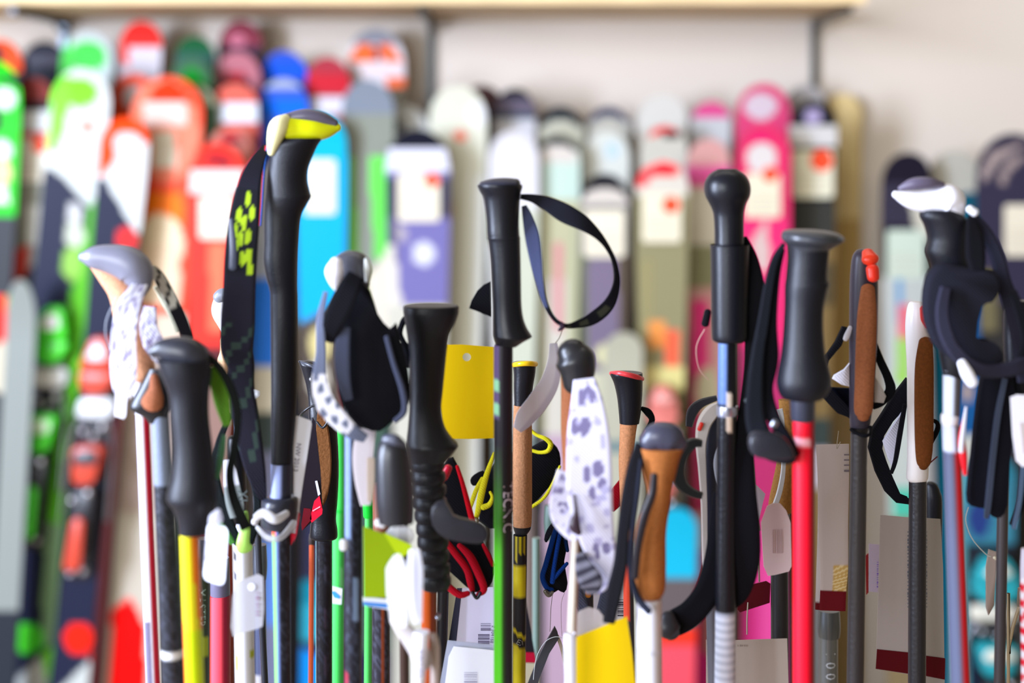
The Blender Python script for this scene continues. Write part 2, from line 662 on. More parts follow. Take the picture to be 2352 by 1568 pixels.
# green / white
ski('green and white ski rising highest in the left group', 208, 74, 60, 3.32, -.1, (214, 226, 222), [('e', 205, 130, 44, 34, (80, 205, 85)), P((130, 100), (165, 90), (170, 170), (150, 200), (130, 200), (90, 215, 90)), ('b', 210, 1700, NV)])
ski('white, lime and navy ski with bright green binding', 194, 158, 69, 3.2, -.107, NV,
    [P((90, 140), (290, 140), (290, 370), (238, 425), (205, 478), (124, 388), (90, 388), (226, 230, 224)), ('e', 186, 212, 42, 34, (132, 235, 52)),
     P((120, 180), (165, 175), (160, 240), (148, 300), (128, 350), (110, 350), (140, 238, 70)), ('e', 202, 292, 16, 16, (240, 150, 130)),
     P((206, 478), (242, 418), (280, 418), (235, 700), (205, 1000), (185, 1200), (100, 1200), (126, 1000), (158, 700), (96, 186, 34)),
     P((170, 1200), (104, 1200), (92, 1480), (150, 1480), (120, 150, 110)),
     ('e', 170, 490, 17, 26, (215, 215, 212)), ('e', 172, 540, 22, 34, (210, 215, 195)), ('e', 165, 605, 24, 40, (150, 200, 90)), ('e', 62, 1465, 38, 36, (84, 218, 55)),
     P((20, 1568), (95, 1508), (110, 1580), (20, 1580), (208, 212, 206)), P((95, 1505), (125, 1475), (130, 1580), (112, 1580), (118, 205, 40)), P((20, 1580), (95, 1530), (120, 1700), (20, 1700), (208, 212, 206))],
    bind=(700, 46, (70, 220, 45), (228, 232, 230), (200, 235, 190)), waist=.9)
# red
ski('red ski with pale band rising above the red group', 330, 50, 48, 3.34, -.08, (222, 214, 218), [('b', 0, 108, (240, 48, 38)), P((280, 100), (300, 100), (298, 160), (280, 160), (240, 60, 50)), ('b', 150, 1700, (205, 200, 205))])
ski('orange red ski with round white dot just left of the wide one', 312, 170, 52, 3.3, -.09, (244, 92, 58), [('e', 312, 222, 28, 26, (236, 228, 230)), ('b', 600, 1700, (110, 52, 50))])
ski('orange, white and navy ski with red and white binding', 294, 270, 56, 3.13, -.105, NV,
    [P((200, 250), (370, 250), (370, 560), (312, 535), (240, 410), (200, 410), (226, 230, 226)), P((200, 250), (360, 250), (360, 330), (270, 330), (262, 370), (240, 400), (200, 400), (250, 78, 18)), ('e', 296, 330, 34, 28, (238, 226, 224)),
     ('e', 290, 550, 25, 28, (225, 50, 48)), P((260, 960), (300, 960), (268, 1300), (232, 1300), (132, 44, 46)), P((232, 1300), (268, 1300), (262, 1500), (225, 1500), (176, 160, 172)),
     ('e', 180, 1466, 34, 38, (248, 42, 20)), P((200, 1505), (250, 1470), (245, 1545), (225, 1545), (245, 60, 30)), P((130, 1590), (205, 1515), (240, 1590), (208, 212, 206)), ('b', 1600, 1800, (208, 212, 206))],
    bind=(770, 46, (205, 70, 50), (226, 228, 230), (60, 60, 66)))
ski('wide orange red ski with large cream oval label', 390, 176, 82, 3.2, -.06, (246, 84, 52),
    [('e', 378, 300, 80, 120, (248, 140, 112)), P((338, 236), (360, 200), (392, 182), (420, 200), (446, 240), (250, 60, 10)), ('r', 330, 235, 430, 285, (244, 220, 208)), ('r', 350, 300, 405, 385, (240, 232, 212)),
     ('r', 330, 440, 420, 520, (250, 128, 20)), ('e', 368, 560, 54, 70, (252, 232, 196)), ('r', 318, 560, 414, 700, (250, 224, 190)), ('b', 720, 800, (238, 214, 190)), ('b', 800, 1180, (196, 176, 164)), ('b', 1180, 1700, (214, 204, 186)), P((258, 1400), (300, 1370), (335, 1440), (340, 1700), (240, 1700), (252, 8, 2))], L=95)
# dark green
ski('dark green ski tip with glossy highlight at the back', 452, 84, 46, 3.34, -.05, (22, 92, 52), [('b', 124, 1700, (52, 92, 82))])
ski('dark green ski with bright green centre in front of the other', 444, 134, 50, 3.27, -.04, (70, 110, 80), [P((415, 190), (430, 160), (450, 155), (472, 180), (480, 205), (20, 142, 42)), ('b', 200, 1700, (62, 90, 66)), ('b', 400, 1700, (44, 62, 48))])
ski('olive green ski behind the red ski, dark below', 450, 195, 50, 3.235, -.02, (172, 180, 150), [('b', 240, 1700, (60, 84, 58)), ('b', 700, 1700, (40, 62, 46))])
# dark red family
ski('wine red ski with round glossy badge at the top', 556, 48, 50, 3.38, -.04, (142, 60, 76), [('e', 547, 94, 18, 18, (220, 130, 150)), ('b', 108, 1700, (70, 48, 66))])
ski('wine red ski with black crescent under its tip', 550, 120, 52, 3.32, -.04, (190, 120, 130), [P((515, 182), (528, 165), (560, 165), (575, 190), (178, 32, 42)), ('r', 512, 182, 578, 200, (50, 24, 38))])
ski('salmon red ski with broad white tie band', 544, 192, 54, 3.26, -.04, (226, 112, 96), band=[(236, 282, (232, 234, 240))])
ski('red ski with beige tip and dark notch', 532, 292, 52, 3.2, -.05, (206, 130, 116), [P((508, 318), (520, 304), (545, 304), (562, 328), (206, 46, 50)), ('r', 512, 318, 560, 330, (80, 40, 52))])
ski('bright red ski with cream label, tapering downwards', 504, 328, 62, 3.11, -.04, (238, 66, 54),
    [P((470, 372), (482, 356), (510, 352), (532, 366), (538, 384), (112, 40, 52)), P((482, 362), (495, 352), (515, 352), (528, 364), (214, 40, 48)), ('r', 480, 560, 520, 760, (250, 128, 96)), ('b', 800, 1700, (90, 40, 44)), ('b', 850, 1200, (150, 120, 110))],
    band=[(390, 444, (236, 232, 226))], price=[(458, 452, 540, 548, (246, 240, 222))])
# blue
ski('royal blue ski tip at the back of the blue pair', 655, 118, 54, 3.36, -.02, (50, 92, 200), [('b', 148, 172, (22, 96, 226))])
ski('royal blue ski with pale rim standing in front', 654, 182, 56, 3.3, -.02, (178, 186, 200), [('b', 205, 1700, (60, 100, 205)), ('b', 228, 262, (10, 112, 232)), ('r', 560, 400, 640, 900, (44, 120, 220)), ('r', 640, 400, 700, 900, (210, 204, 190)), ('b', 900, 1700, (100, 110, 140))])
ski('turquoise blue ski with beige label behind the yellow headed pole', 738, 262, 58, 3.14, 0, (84, 74, 66),
    [('b', 0, 360, (0, 178, 205)), ('b', 360, 520, (0, 176, 228)), P((680, 500), (800, 500), (800, 640), (770, 700), (690, 742), (680, 742), (0, 172, 232)), ('e', 735, 790, 24, 40, (226, 212, 150)), ('e', 730, 870, 24, 40, (216, 208, 190)), ('r', 690, 950, 780, 1000, (44, 50, 60)),
     ('b', 1190, 1700, (42, 44, 66)), ('b', 1330, 1390, (14, 130, 150)), ('b', 1390, 1470, (50, 160, 180)), P((640, 1460), (800, 1540), (800, 1900), (640, 1900), (0, 146, 226))], price=[(700, 366, 772, 492, (234, 226, 204))])
ski('blue and grey ski half hidden behind the tall black grip', 618, 380, 46, 3.23, 0, (190, 196, 205), [('b', 0, 560, (200, 205, 212)), ('b', 640, 840, (52, 130, 232)), ('b', 840, 950, (228, 220, 196)), ('b', 950, 1040, (60, 70, 66)), ('b', 1040, 1240, (120, 120, 140)), ('b', 1240, 1440, (110, 150, 220)), ('b', 1440, 1700, (130, 134, 160))])
ski('crimson ski with broad white tie band left of the orange tip', 755, 132, 50, 3.33, 0, (176, 62, 74), [('b', 170, 214, (206, 44, 58)), ('b', 214, 1700, (150, 60, 70))], band=[(222, 262, (238, 232, 240))])
# orange and grey
ski('wide ski with split orange and charcoal tip', 864, 68, 66, 3.365, 0, (232, 226, 228), [('b', 0, 100, (150, 152, 162)), P((798, 140), (822, 104), (858, 100), (858, 150), (798, 176), (248, 118, 62)), P((872, 100), (900, 104), (930, 150), (930, 240), (892, 240), (880, 150), (248, 118, 70)), ('r', 858, 108, 871, 140, (96, 72, 90)), ('b', 200, 1700, (96, 88, 70))], band=[(142, 178, (240, 226, 226))])
ski('slate grey ski with green side stripes', 846, 184, 60, 3.18, 0, (142, 146, 134),
    [('b', 0, 260, (132, 140, 150)), P((790, 360), (814, 360), (826, 800), (790, 800), (134, 226, 96)), P((846, 360), (900, 360), (900, 600), (862, 600), (112, 220, 92)), ('b', 620, 1700, (152, 160, 110)), P((840, 640), (900, 560), (900, 900), (860, 900), (232, 224, 206)), ('b', 900, 1700, (70, 92, 80)), ('b', 1500, 1700, (40, 38, 66))])
# black-white-purple
ski('white tipped ski with lilac round spot behind the dark one', 925, 240, 62, 3.26, 0, (214, 214, 208), [P((890, 290), (905, 278), (925, 280), (930, 300), (880, 310), (42, 48, 66)), ('e', 882, 322, 30, 32, (226, 226, 244)), ('b', 360, 1700, (70, 66, 86))])
ski('slate purple ski with black tip, white band and price label', 960, 296, 74, 3.12, 0, (122, 116, 168),
    [('b', 0, 342, (22, 24, 38)), ('b', 405, 500, (60, 58, 82)), ('e', 972, 582, 26, 27, (222, 222, 232)), ('e', 912, 535, 21, 22, (182, 174, 180)), ('r', 880, 500, 916, 900, (96, 90, 118)), P((875, 560), (905, 560), (930, 760), (875, 760), (226, 220, 208)), ('b', 700, 1700, (206, 204, 190)), ('b', 820, 900, (190, 196, 184))],
    band=[(340, 394, (228, 228, 240))], price=[(914, 398, 1010, 508, (238, 230, 208), (992, 414, 17))])
ski('cream ski with small red dot, no band', 1052, 198, 66, 3.2, 0, (226, 226, 208), [('e', 1058, 312, 14, 14, (238, 110, 80)), ('e', 1096, 262, 22, 26, (240, 240, 238)), ('r', 980, 560, 1032, 1000, (214, 214, 190)), ('r', 1080, 400, 1130, 1500, (228, 228, 218)), ('e', 1034, 482, 16, 28, (228, 214, 186)), ('b', 1560, 1900, (90, 96, 92))])
ski('dark brown ski hidden behind the cream ski and the dark striped one', 1108, 196, 50, 3.34, 0, (76, 52, 48), [('b', 330, 1700, (120, 104, 88))])
ski('black tipped ski with grey centre next to the cream ski', 1182, 204, 48, 3.28, 0, (214, 212, 214), [('b', 0, 232, (20, 20, 34)), ('b', 228, 262, (106, 98, 112)), ('b', 262, 272, (70, 84, 100)), ('b', 330, 1700, (200, 198, 196))])
ski('plain white ski directly behind the flat topped grip', 1180, 300, 58, 3.17, 0, (226, 224, 226), [('b', 480, 1700, (206, 210, 190)), ('r', 1120, 560, 1150, 1400, (228, 228, 222)), ('b', 900, 1000, (216, 216, 210)), ('b', 1000, 1060, (150, 164, 160)), ('b', 1060, 1700, (205, 205, 196)), ('r', 1185, 1150, 1240, 1600, (140, 124, 118))])
ski('ski with black pointed tip and cream face, third from the shelf post', 1287, 246, 55, 3.3, 0, (208, 208, 190), [('b', 0, 292, (22, 34, 44)), ('e', 1287, 312, 46, 38, (212, 210, 190))])
ski('mint ski with little black arrow at the tip', 1280, 312, 52, 3.2, 0, (214, 226, 212), [('b', 0, 346, (34, 44, 44)), ('e', 1280, 362, 44, 30, (224, 216, 206)), ('b', 376, 460, (206, 226, 212)), ('b', 460, 1700, (196, 194, 160)), ('r', 1255, 640, 1300, 1000, (216, 210, 196)), ('r', 1272, 560, 1292, 760, (214, 150, 150)), ('b', 1000, 1700, (196, 168, 184)), ('r', 1200, 1000, 1250, 1600, (70, 86, 82))])
ski('grey ski with lavender pointed tip behind two pale ones', 1396, 246, 52, 3.32, 0, (196, 198, 190), [('b', 0, 280, (64, 66, 92)), ('e', 1396, 308, 42, 40, (204, 200, 186))])
ski('pale ski with faint blue script at the tip', 1392, 300, 54, 3.25, 0, (226, 228, 218), [('e', 1405, 345, 18, 20, (205, 224, 230))])
ski('ski with black pointed tip, white band and cream label behind the strap loop', 1388, 398, 55, 3.14, 0, (128, 116, 136),
    [('b', 0, 456, (20, 20, 32)), ('e', 1388, 462, 50, 32, (222, 214, 204)), ('b', 462, 480, (222, 214, 204)), ('b', 470, 590, (150, 146, 140)), ('r', 1325, 590, 1350, 1600, (110, 116, 92)), ('r', 1420, 590, 1445, 1600, (96, 84, 72)), ('e', 1390, 815, 22, 24, (232, 228, 180)), ('r', 1330, 850, 1400, 1020, (214, 212, 184)), ('b', 1020, 1180, (180, 190, 184)), ('b', 1180, 1700, (150, 140, 140))],
    price=[(1342, 482, 1434, 590, (238, 230, 208))])
ski('plain white topped ski above the red tipped pair', 1520, 216, 58, 3.32, 0, (232, 228, 218))
ski('white ski with red and black tip, upper of the two', 1524, 284, 54, 3.24, 0, (214, 210, 196), [P((1485, 318), (1500, 296), (1525, 288), (1555, 298), (1560, 308), (1520, 306), (232, 34, 52)), ('r', 1520, 304, 1560, 316, (40, 24, 30))])
ski('white ski with coral red tip, lower of the two, price label below', 1520, 366, 60, 3.12, 0, (150, 144, 110),
    [('b', 366, 446, (226, 220, 206)), P((1455, 430), (1475, 385), (1520, 368), (1560, 380), (1560, 395), (1500, 398), (1480, 430), (246, 92, 96)), P((1492, 402), (1515, 384), (1545, 386), (1558, 404), (232, 22, 44)), ('r', 1470, 600, 1500, 900, (156, 148, 108)), ('r', 1490, 740, 1530, 800, (240, 160, 90)), ('r', 1530, 760, 1560, 840, (240, 110, 80)), ('b', 840, 900, (226, 216, 150)), ('b', 1500, 1700, (120, 100, 100))],
    price=[(1474, 444, 1564, 556, (240, 232, 206), (1540, 470, 20))], bind=(880, 40, (214, 120, 110), (226, 160, 150), (60, 160, 190), .75))
ski('magenta pink ski with grey band, smaller of the pink ones', 1632, 232, 45, 3.31, 0, (232, 74, 152), [('b', 0, 252, (228, 110, 150)), ('b', 272, 1700, (214, 214, 214))])
ski('pale pink ski with magenta lower rim', 1626, 318, 50, 3.22, 0, (222, 170, 164), [('b', 380, 432, (240, 110, 170)), ('b', 432, 560, (232, 226, 206)), ('b', 560, 660, (150, 150, 116)), ('r', 1586, 690, 1630, 860, (246, 78, 146)), ('r', 1590, 860, 1622, 1500, (196, 60, 110)), ('b', 1500, 1900, (240, 60, 150)), ('e', 1626, 900, 26, 60, (220, 214, 180)), ('b', 1180, 1260, (220, 196, 196))])
ski('khaki brown ski between the red tipped and pink skis', 1580, 420, 42, 3.29, 0, (116, 96, 60), [('b', 0, 560, (150, 140, 100)), ('b', 850, 1700, (96, 78, 60))])
ski('crimson pink ski with white label, tallest of the pink ones', 1752, 192, 62, 3.3, 0, (228, 84, 128), [('e', 1745, 244, 38, 30, (230, 212, 220))])
ski('crimson pink ski with white spot and cream price label', 1754, 286, 62, 3.19, 0, (226, 62, 110),
    [('e', 1748, 362, 36, 36, (232, 224, 220)), P((1718, 326), (1730, 314), (1760, 314), (1775, 330), (232, 22, 116)), ('b', 500, 800, (236, 62, 122)), P((1722, 560), (1762, 500), (1770, 620), (1740, 620), (222, 196, 190)), ('b', 800, 1200, (188, 60, 110)), ('b', 1200, 1900, (236, 90, 160)), ('r', 1660, 1200, 1740, 1900, (232, 70, 150))],
    price=[(1708, 398, 1792, 500, (238, 230, 204), (1768, 400, 18))])
ski('mustard tan ski shape standing in for a shadow on the wall right of the black one', 1932, 216, 46, 3.438, 0, (244, 218, 160), [('b', 500, 900, (204, 172, 110)), ('b', 900, 1900, (176, 150, 106))], edge=(190, 160, 100), waist=.9)  # added ski shape; its mustard colours stand in for a wall shadow
ski('pale grey ski tip behind the black one at the shelf end', 1848, 196, 46, 3.395, 0, (204, 200, 200), [('b', 300, 1700, (70, 68, 60))])
ski('black ski with lilac disc, white band and orange sticker', 1866, 232, 54, 3.26, 0, (62, 62, 58),
    [('b', 0, 460, (24, 26, 34)), ('e', 1864, 268, 19, 20, (186, 174, 208)), ('b', 560, 1700, (132, 110, 72)), ('b', 600, 700, (90, 80, 60)), ('b', 960, 1030, (60, 70, 66)), ('b', 1030, 1120, (196, 186, 190)), ('b', 1380, 1700, (120, 120, 116))],
    band=[(288, 336, (222, 220, 218))], price=[(1818, 344, 1914, 454, (238, 234, 208), (1886, 368, 26))], rock=28)
# right hand group
ski('black ski with rounded tip and mint label, left of the right group', 2082, 350, 56, 3.28, 0, (34, 30, 44),
    [('b', 420, 520, (60, 56, 72)), P((2100, 520), (2090, 470), (2140, 440), (2140, 560), (222, 218, 200)), ('b', 640, 1700, (206, 210, 204)), ('r', 2060, 640, 2076, 740, (120, 170, 210)), ('r', 2062, 700, 2092, 780, (246, 120, 130)), ('r', 2058, 780, 2090, 880, (172, 222, 110)), ('b', 900, 1200, (210, 216, 206)), ('r', 2050, 1120, 2130, 1190, (96, 206, 176)), ('b', 1190, 1700, (150, 130, 96))],
    price=[(2036, 528, 2124, 640, (214, 228, 210))])
ski('pale grey ski tip above the white headed pole', 2188, 346, 56, 3.33, 0, (208, 204, 190), [('b', 520, 1700, (20, 106, 128)), ('b', 560, 700, (132, 128, 100))])
ski('petrol blue and navy ski behind the right hand straps', 2224, 440, 48, 3.2, 0, (20, 92, 112), [('b', 700, 1000, (36, 96, 150)), ('e', 2222, 900, 14, 24, (190, 170, 160)), ('b', 1000, 1070, (226, 224, 210)), ('b', 1070, 1200, (100, 180, 190)), ('b', 1200, 1700, (120, 190, 192)), ('r', 2170, 1000, 2206, 1700, (150, 190, 190))])
ski('dark slate ski with pale curved lines at the right edge', 2322, 306, 78, 3.16, 0, (58, 54, 74),
    [P((2250, 400), (2275, 350), (2330, 330), (2350, 330), (2290, 372), (2262, 420), (176, 160, 156)), P((2290, 420), (2310, 372), (2352, 350), (2352, 362), (2320, 392), (2306, 428), (170, 154, 150)), ('b', 700, 1700, (56, 54, 52)), ('r', 2250, 620, 2290, 760, (120, 112, 84)), ('e', 2300, 1090, 40, 60, (70, 62, 66))],
    price=[(2306, 470, 2400, 588, (240, 232, 210))])
ski('turquoise ski with white and turquoise binding at lower right', 2276, 1040, 56, 3.06, 0, (60, 140, 160), [('b', 1100, 1250, (72, 140, 160)), ('e', 2250, 1190, 26, 44, (50, 70, 130)), ('b', 1250, 1700, (40, 44, 52)), ('b', 1500, 1700, (30, 60, 100))],
    bind=(1270, 60, (40, 170, 180), (236, 232, 214), (236, 232, 214), .8), L=70)
ski('coral and pink ski low behind the cork grips', 1552, 1160, 48, 3.04, 0, (248, 96, 110), [('b', 0, 1330, (40, 190, 222)), ('b', 1330, 1440, (110, 100, 100)), ('b', 1440, 1480, (250, 70, 50))], L=60)
ski('light beige ski between the dark and cork grips', 1432, 760, 44, 3.08, 0, (190, 188, 168), [('b', 1010, 1040, (120, 140, 140))], L=50)


# ------------------------------------------------------------------ trekking and ski poles
def pole(label, px, d, group='hiking and ski poles standing upright in front of the skis'):
    return thing('ski_pole', label, 'pole', px, d, group)


def shaft(r, d, x0, y0, x1, y1, r0, r1=None, mat=None, paint=None, dd=0.0, name='shaft', label=None, tip=True):
    r1 = r1 or r0
    yb = floor_row(d) - 40
    k = (x1 - x0) / (y1 - y0)
    ys = [y0]
    if paint:
        while ys[-1] < 1585:
            ys.append(ys[-1] + 9)
    else:
        ys += [y1, 1600]
    ys.append(yb)
    rows = []
    for y in ys:
        q = r0 + (r1 - r0) * min(1, (y - y0) / (y1 - y0))
        c = x0 + k * (y - y0)
        rows.append((y, c - q, c + q))
    make(name, loft(d, rows, 1.0, 20, 1, paint, dd=dd), mat or M('pcarbon'), r, label)
    if tip and name == 'shaft':
        c = x0 + k * (yb - y0)
        make('tip', loft(d, [(yb, c - r1 * .7, c + r1 * .7), (yb + 25, c - r1 * .4, c + r1 * .4), (yb + 39, c - 2, c + 2)], 1, 10, 1, dd=dd), M('metal', (120, 120, 125)), r)


def lathe(name, r, d, rows, mat, ratio=.95, label=None, paint=None, e=2.0, sub=4, dd=0.0, n=24):
    return make(name, loft(d, rows, ratio, n, sub, paint, e, dd), mat, r, label)


BLK = (18, 19, 27)
FO = M('foam', (19, 20, 29)); PL = M('plastic', (17, 18, 26)); FB = M('fabric', (13, 13, 19)); RB = M('rubber', (17, 18, 26))
MET = M('metal', (150, 155, 170)); CORK = M('cork', (188, 134, 94)); CORKD = M('cork', (138, 88, 48)); CLR = M('clear', (225, 225, 232)); CORKP = M('cork', (240, 172, 134))
WHT = M('plastic', (232, 232, 240)); CW = M('card', (236, 236, 244)); FBG = M('fabric', (62, 66, 84))
STR = M('plastic', (150, 140, 120))


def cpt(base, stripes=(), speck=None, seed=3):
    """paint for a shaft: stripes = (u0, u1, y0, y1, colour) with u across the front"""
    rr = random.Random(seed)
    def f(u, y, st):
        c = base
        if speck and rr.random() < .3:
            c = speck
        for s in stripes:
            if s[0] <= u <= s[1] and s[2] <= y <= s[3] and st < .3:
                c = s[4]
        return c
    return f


# --- P1 cork pole with grey pistol head, left
d = .95
p = pole('cork gripped pole with grey pistol head and floral strap, leftmost of all', 360, d)
make('head', tube(d, [(190, 590, 12), (212, 591, 25), (250, 594, 33), (288, 604, 40), (312, 622, 40), (320, 650, 30), (318, 668, 20)], .8), M('plastic', (124, 124, 140)), p)
make('grip', tube(d, [(212, 612, 10), (245, 640, 22), (272, 668, 30), (290, 710, 36), (298, 770, 36), (314, 830, 34), (324, 856, 30)], .75, dd=.004), CORKP, p)
lathe('cuff', p, d, [(846, 344, 402), (880, 326, 400), (922, 302, 398), (940, 303, 392), (956, 332, 386), (970, 344, 384)], PL, .5, dd=-.002)
make('cork_sleeve', tube(d, [(360, 862, 10), (362, 886, 15), (360, 905, 23), (356, 920, 27)], .8, dd=-.006), M('cork', (176, 108, 76)), p, 'copper brown cork collar')
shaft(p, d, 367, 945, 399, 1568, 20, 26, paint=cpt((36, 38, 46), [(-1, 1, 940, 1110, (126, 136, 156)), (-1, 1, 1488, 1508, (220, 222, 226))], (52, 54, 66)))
rs = random.Random(5)
flor = lambda t, u: ((238, 238, 250) if rs.random() < .72 else (150, 140, 180))
make('strap', ribbon(d, [(330, 640, 14, 0), (318, 690, 26, -22), (312, 760, 28, -30), (312, 830, 30, -30), (308, 880, 24, -26), (300, 905, 12, -20)], paint=flor, across=10), M('pfab'), p, 'white and lilac floral strap')
make('strap_buckle', ribbon(d, [(352, 700, 14, -8), (350, 745, 20, -10), (362, 790, 24, -8), (372, 830, 14, 0)], paint=flor), M('pfab'), p, 'white floral strap end')
camo = lambda t, u: ((226, 230, 222) if (int(t * 14) + int(u * 2.2)) % 3 else (30, 32, 36))
make('upper_strap', ribbon(d, [(336, 618, 10, 10), (352, 640, 14, 14), (376, 690, 15, 18), (400, 745, 15, 20), (415, 790, 13, 22)], paint=lambda t, u: camo(t, u) if t < .6 else (30, 31, 38)), M('pfab'), p, 'black and white patterned strap')
make('strap_edge', ribbon(d, [(340, 665, 6, 20), (352, 690, 8, 24), (372, 730, 8, 24), (388, 775, 5, 24)]), M('fabric', (214, 216, 190)), p, 'pale khaki webbing')
t_ = thing('price_tag', 'narrow white tag hanging left of the leftmost cork grip', 'tag', 280, .93, z=1.2)
make('tag_card', card(rrect(0, 0, 30, 150, 9), .93), CW, t_)  # reshaped below
bpy.data.objects.remove(t_.children[0])
make('tag_card', card([(276, 812), (290, 808), (296, 820), (294, 880), (289, 955), (284, 962), (262, 955), (260, 945), (268, 880)], .925), CW, t_)
make('loop', tube(.925, [(270, 680, 1.8), (246, 730, 1.8), (243, 770, 1.8), (256, 810, 1.8), (272, 835, 1.8)], n=8), M('clear', (170, 180, 196)), t_)

# --- white and red racing shaft between
d = 1.0
p = pole('white shaft with red side line at the left, grip hidden by the floral strap', 340, d)
lathe('grip', p, d, [(850, 305, 335), (900, 306, 340), (950, 310, 340)], M('plastic', (210, 210, 224)))
shaft(p, d, 326, 940, 352, 1568, 15, 16, paint=cpt((236, 226, 240), [(.45, 1, 0, 1700, (226, 20, 60)), (-1, -.7, 0, 1700, (180, 176, 200)), (-.7, .1, 1420, 1700, (110, 104, 130))]))

# --- P2 black foam grip
d = .9
p = pole('black foam gripped pole with rounded black head on a yellow and orange shaft', 430, d)
lathe('grip', p, d, [(826, 362, 482), (860, 372, 486), (905, 388, 480), (960, 392, 480), (1030, 398, 488), (1090, 394, 494), (1125, 385, 499), (1148, 384, 500), (1172, 400, 494), (1200, 409, 484), (1226, 412, 474)], FO, .85)
make('head', tube(d, [(352, 808, 14), (372, 803, 24), (400, 806, 34), (430, 812, 38), (452, 824, 34)], .85), M('plastic', (44, 45, 54)), p)
sp = lambda u, y, st: ((232, 218, 30) if u < .3 + (y - 1225) / 380.0 and u > -1.15 + max(0, y - 1330) * .0035 else (252, 128, 24)) if y < 1440 else ((206, 226, 10) if u > -.75 else (250, 100, 30))
shaft(p, d, 434, 1222, 447, 1568, 21, 22, paint=sp, mat=M('print'))
make('strap', ribbon(d, [(470, 812, 8, 0), (502, 850, 9, 6), (524, 900, 10, 10), (536, 960, 9, 14), (528, 1040, 9, 14), (518, 1100, 10, 14), (530, 1160, 12, 12), (560, 1225, 14, 10)], 2.5), M('fabric', (24, 28, 28)), p)
make('strap_lining', ribbon(d, [(480, 848, 8, 12), (490, 890, 18, 14), (500, 940, 18, 16), (510, 990, 9, 16)]), M('fabric', (106, 164, 50)), p, 'lime green strap lining')
make('strap_inner', ribbon(d, [(505, 1010, 5, 14), (498, 1060, 8, 14), (490, 1110, 5, 12)]), M('fabric', (110, 180, 140)), p, 'mint green strap edge')
t_ = thing('price_tag', 'white rounded tag with vertical barcode beside the yellow and orange shaft', 'tag', 495, .88, z=1.2)
make('tag_card', card(rrect(467, 1212, 523, 1330, 12), .875, tilt=(-.00022, -.0001)), CW, t_)
make('barcode', bars(469, 1240, 478, 1318, .8775, False, 16, off=0), M('card', (120, 110, 130)), t_, smooth=False)
make('clip', tube(.878, [(502, 1172, 5), (496, 1190, 16), (488, 1212, 10)], .5), M('clear', (226, 226, 240)), t_)

# --- white straight shaft + grey tag
d = 1.06
p = pole('plain white shaft rising under the lime strap end, small black dashes', 556, d)
lathe('grip', p, d, [(1190, 548, 566), (1225, 536, 578), (1236, 534, 580)], M('plastic', (200, 200, 214)))
shaft(p, d, 556, 1232, 562, 1568, 23, 23, paint=cpt((234, 234, 244), [(-.75, -.45, 1266, 1280, BLK), (-.75, -.4, 1310, 1330, (80, 80, 96)), (-.6, -.45, 1500, 1530, (190, 210, 60)), (.8, 1, 1485, 1510, (190, 200, 60))]), mat=M('print'))
t_ = thing('price_tag', 'frosted grey tag with rounded corners in front of the plain white shaft', 'tag', 568, .96, z=1.2)
make('tag_card', card([(542, 1338), (574, 1325), (592, 1318), (604, 1324), (606, 1400), (603, 1438), (590, 1444), (560, 1452), (535, 1462), (530, 1440), (534, 1370)], .955, sub=1), M('clear', (206, 204, 212)), t_)
make('printed_text', bars(588, 1360, 596, 1418, .955, False, 7, off=-.0006), M('card', (150, 120, 140)), t_, smooth=False)
make('glint_disc', card(circ(578, 1347, 9, 10), .955, .2, off=-.0006), CW, t_)  # white disc painted as a glint on the frosted tag

# --- strap loop with white/grey label and lime end (belongs to a pole behind)
d = 1.03
p = pole('short pole with black looped strap, white and grey label and lime tip', 540, d)
lathe('grip', p, d, [(1000, 530, 552), (1020, 522, 560), (1140, 526, 566), (1200, 532, 562)], PL)
shaft(p, d, 548, 1195, 566, 1568, 8, mat=M('plastic', (40, 42, 50)), dd=.07)
make('strap', ribbon(d, [(540, 940, 6, -14), (516, 1000, 8, -18), (506, 1060, 9, -18), (512, 1120, 13, -18), (530, 1180, 15, -16), (552, 1222, 12, -16), (572, 1235, 12, -16), (590, 1205, 10, -14), (598, 1140, 8, -12), (580, 1060, 9, -10), (560, 980, 8, -8), (548, 940, 6, -8)], 2), M('fabric', (26, 32, 34)), p)
make('strap_label', ribbon(d, [(540, 1036, 10, -26), (545, 1060, 14, -27), (550, 1096, 18, -28), (556, 1130, 20, -28), (562, 1164, 17, -27)], paint=lambda t, u: (236, 236, 246) if t < .47 else (136, 144, 142)), M('printmat'), p, 'white over grey sewn label')
letters('lettering', 'XL', 558, 1142, 22, d - .0295, p, M('card', (84, 92, 90)), 86)
make('green_lining', ribbon(d, [(520, 1176, 5, -24), (532, 1200, 9, -24), (550, 1226, 6, -24)]), M('fabric', (66, 120, 52)), p, 'green strap lining')
make('strap_end', tube(d, [(578, 1158, 5, -22), (578, 1190, 11, -24), (574, 1222, 15, -26), (576, 1236, 18, -24)], .5), M('plastic', (176, 226, 104)), p, 'lime strap end')
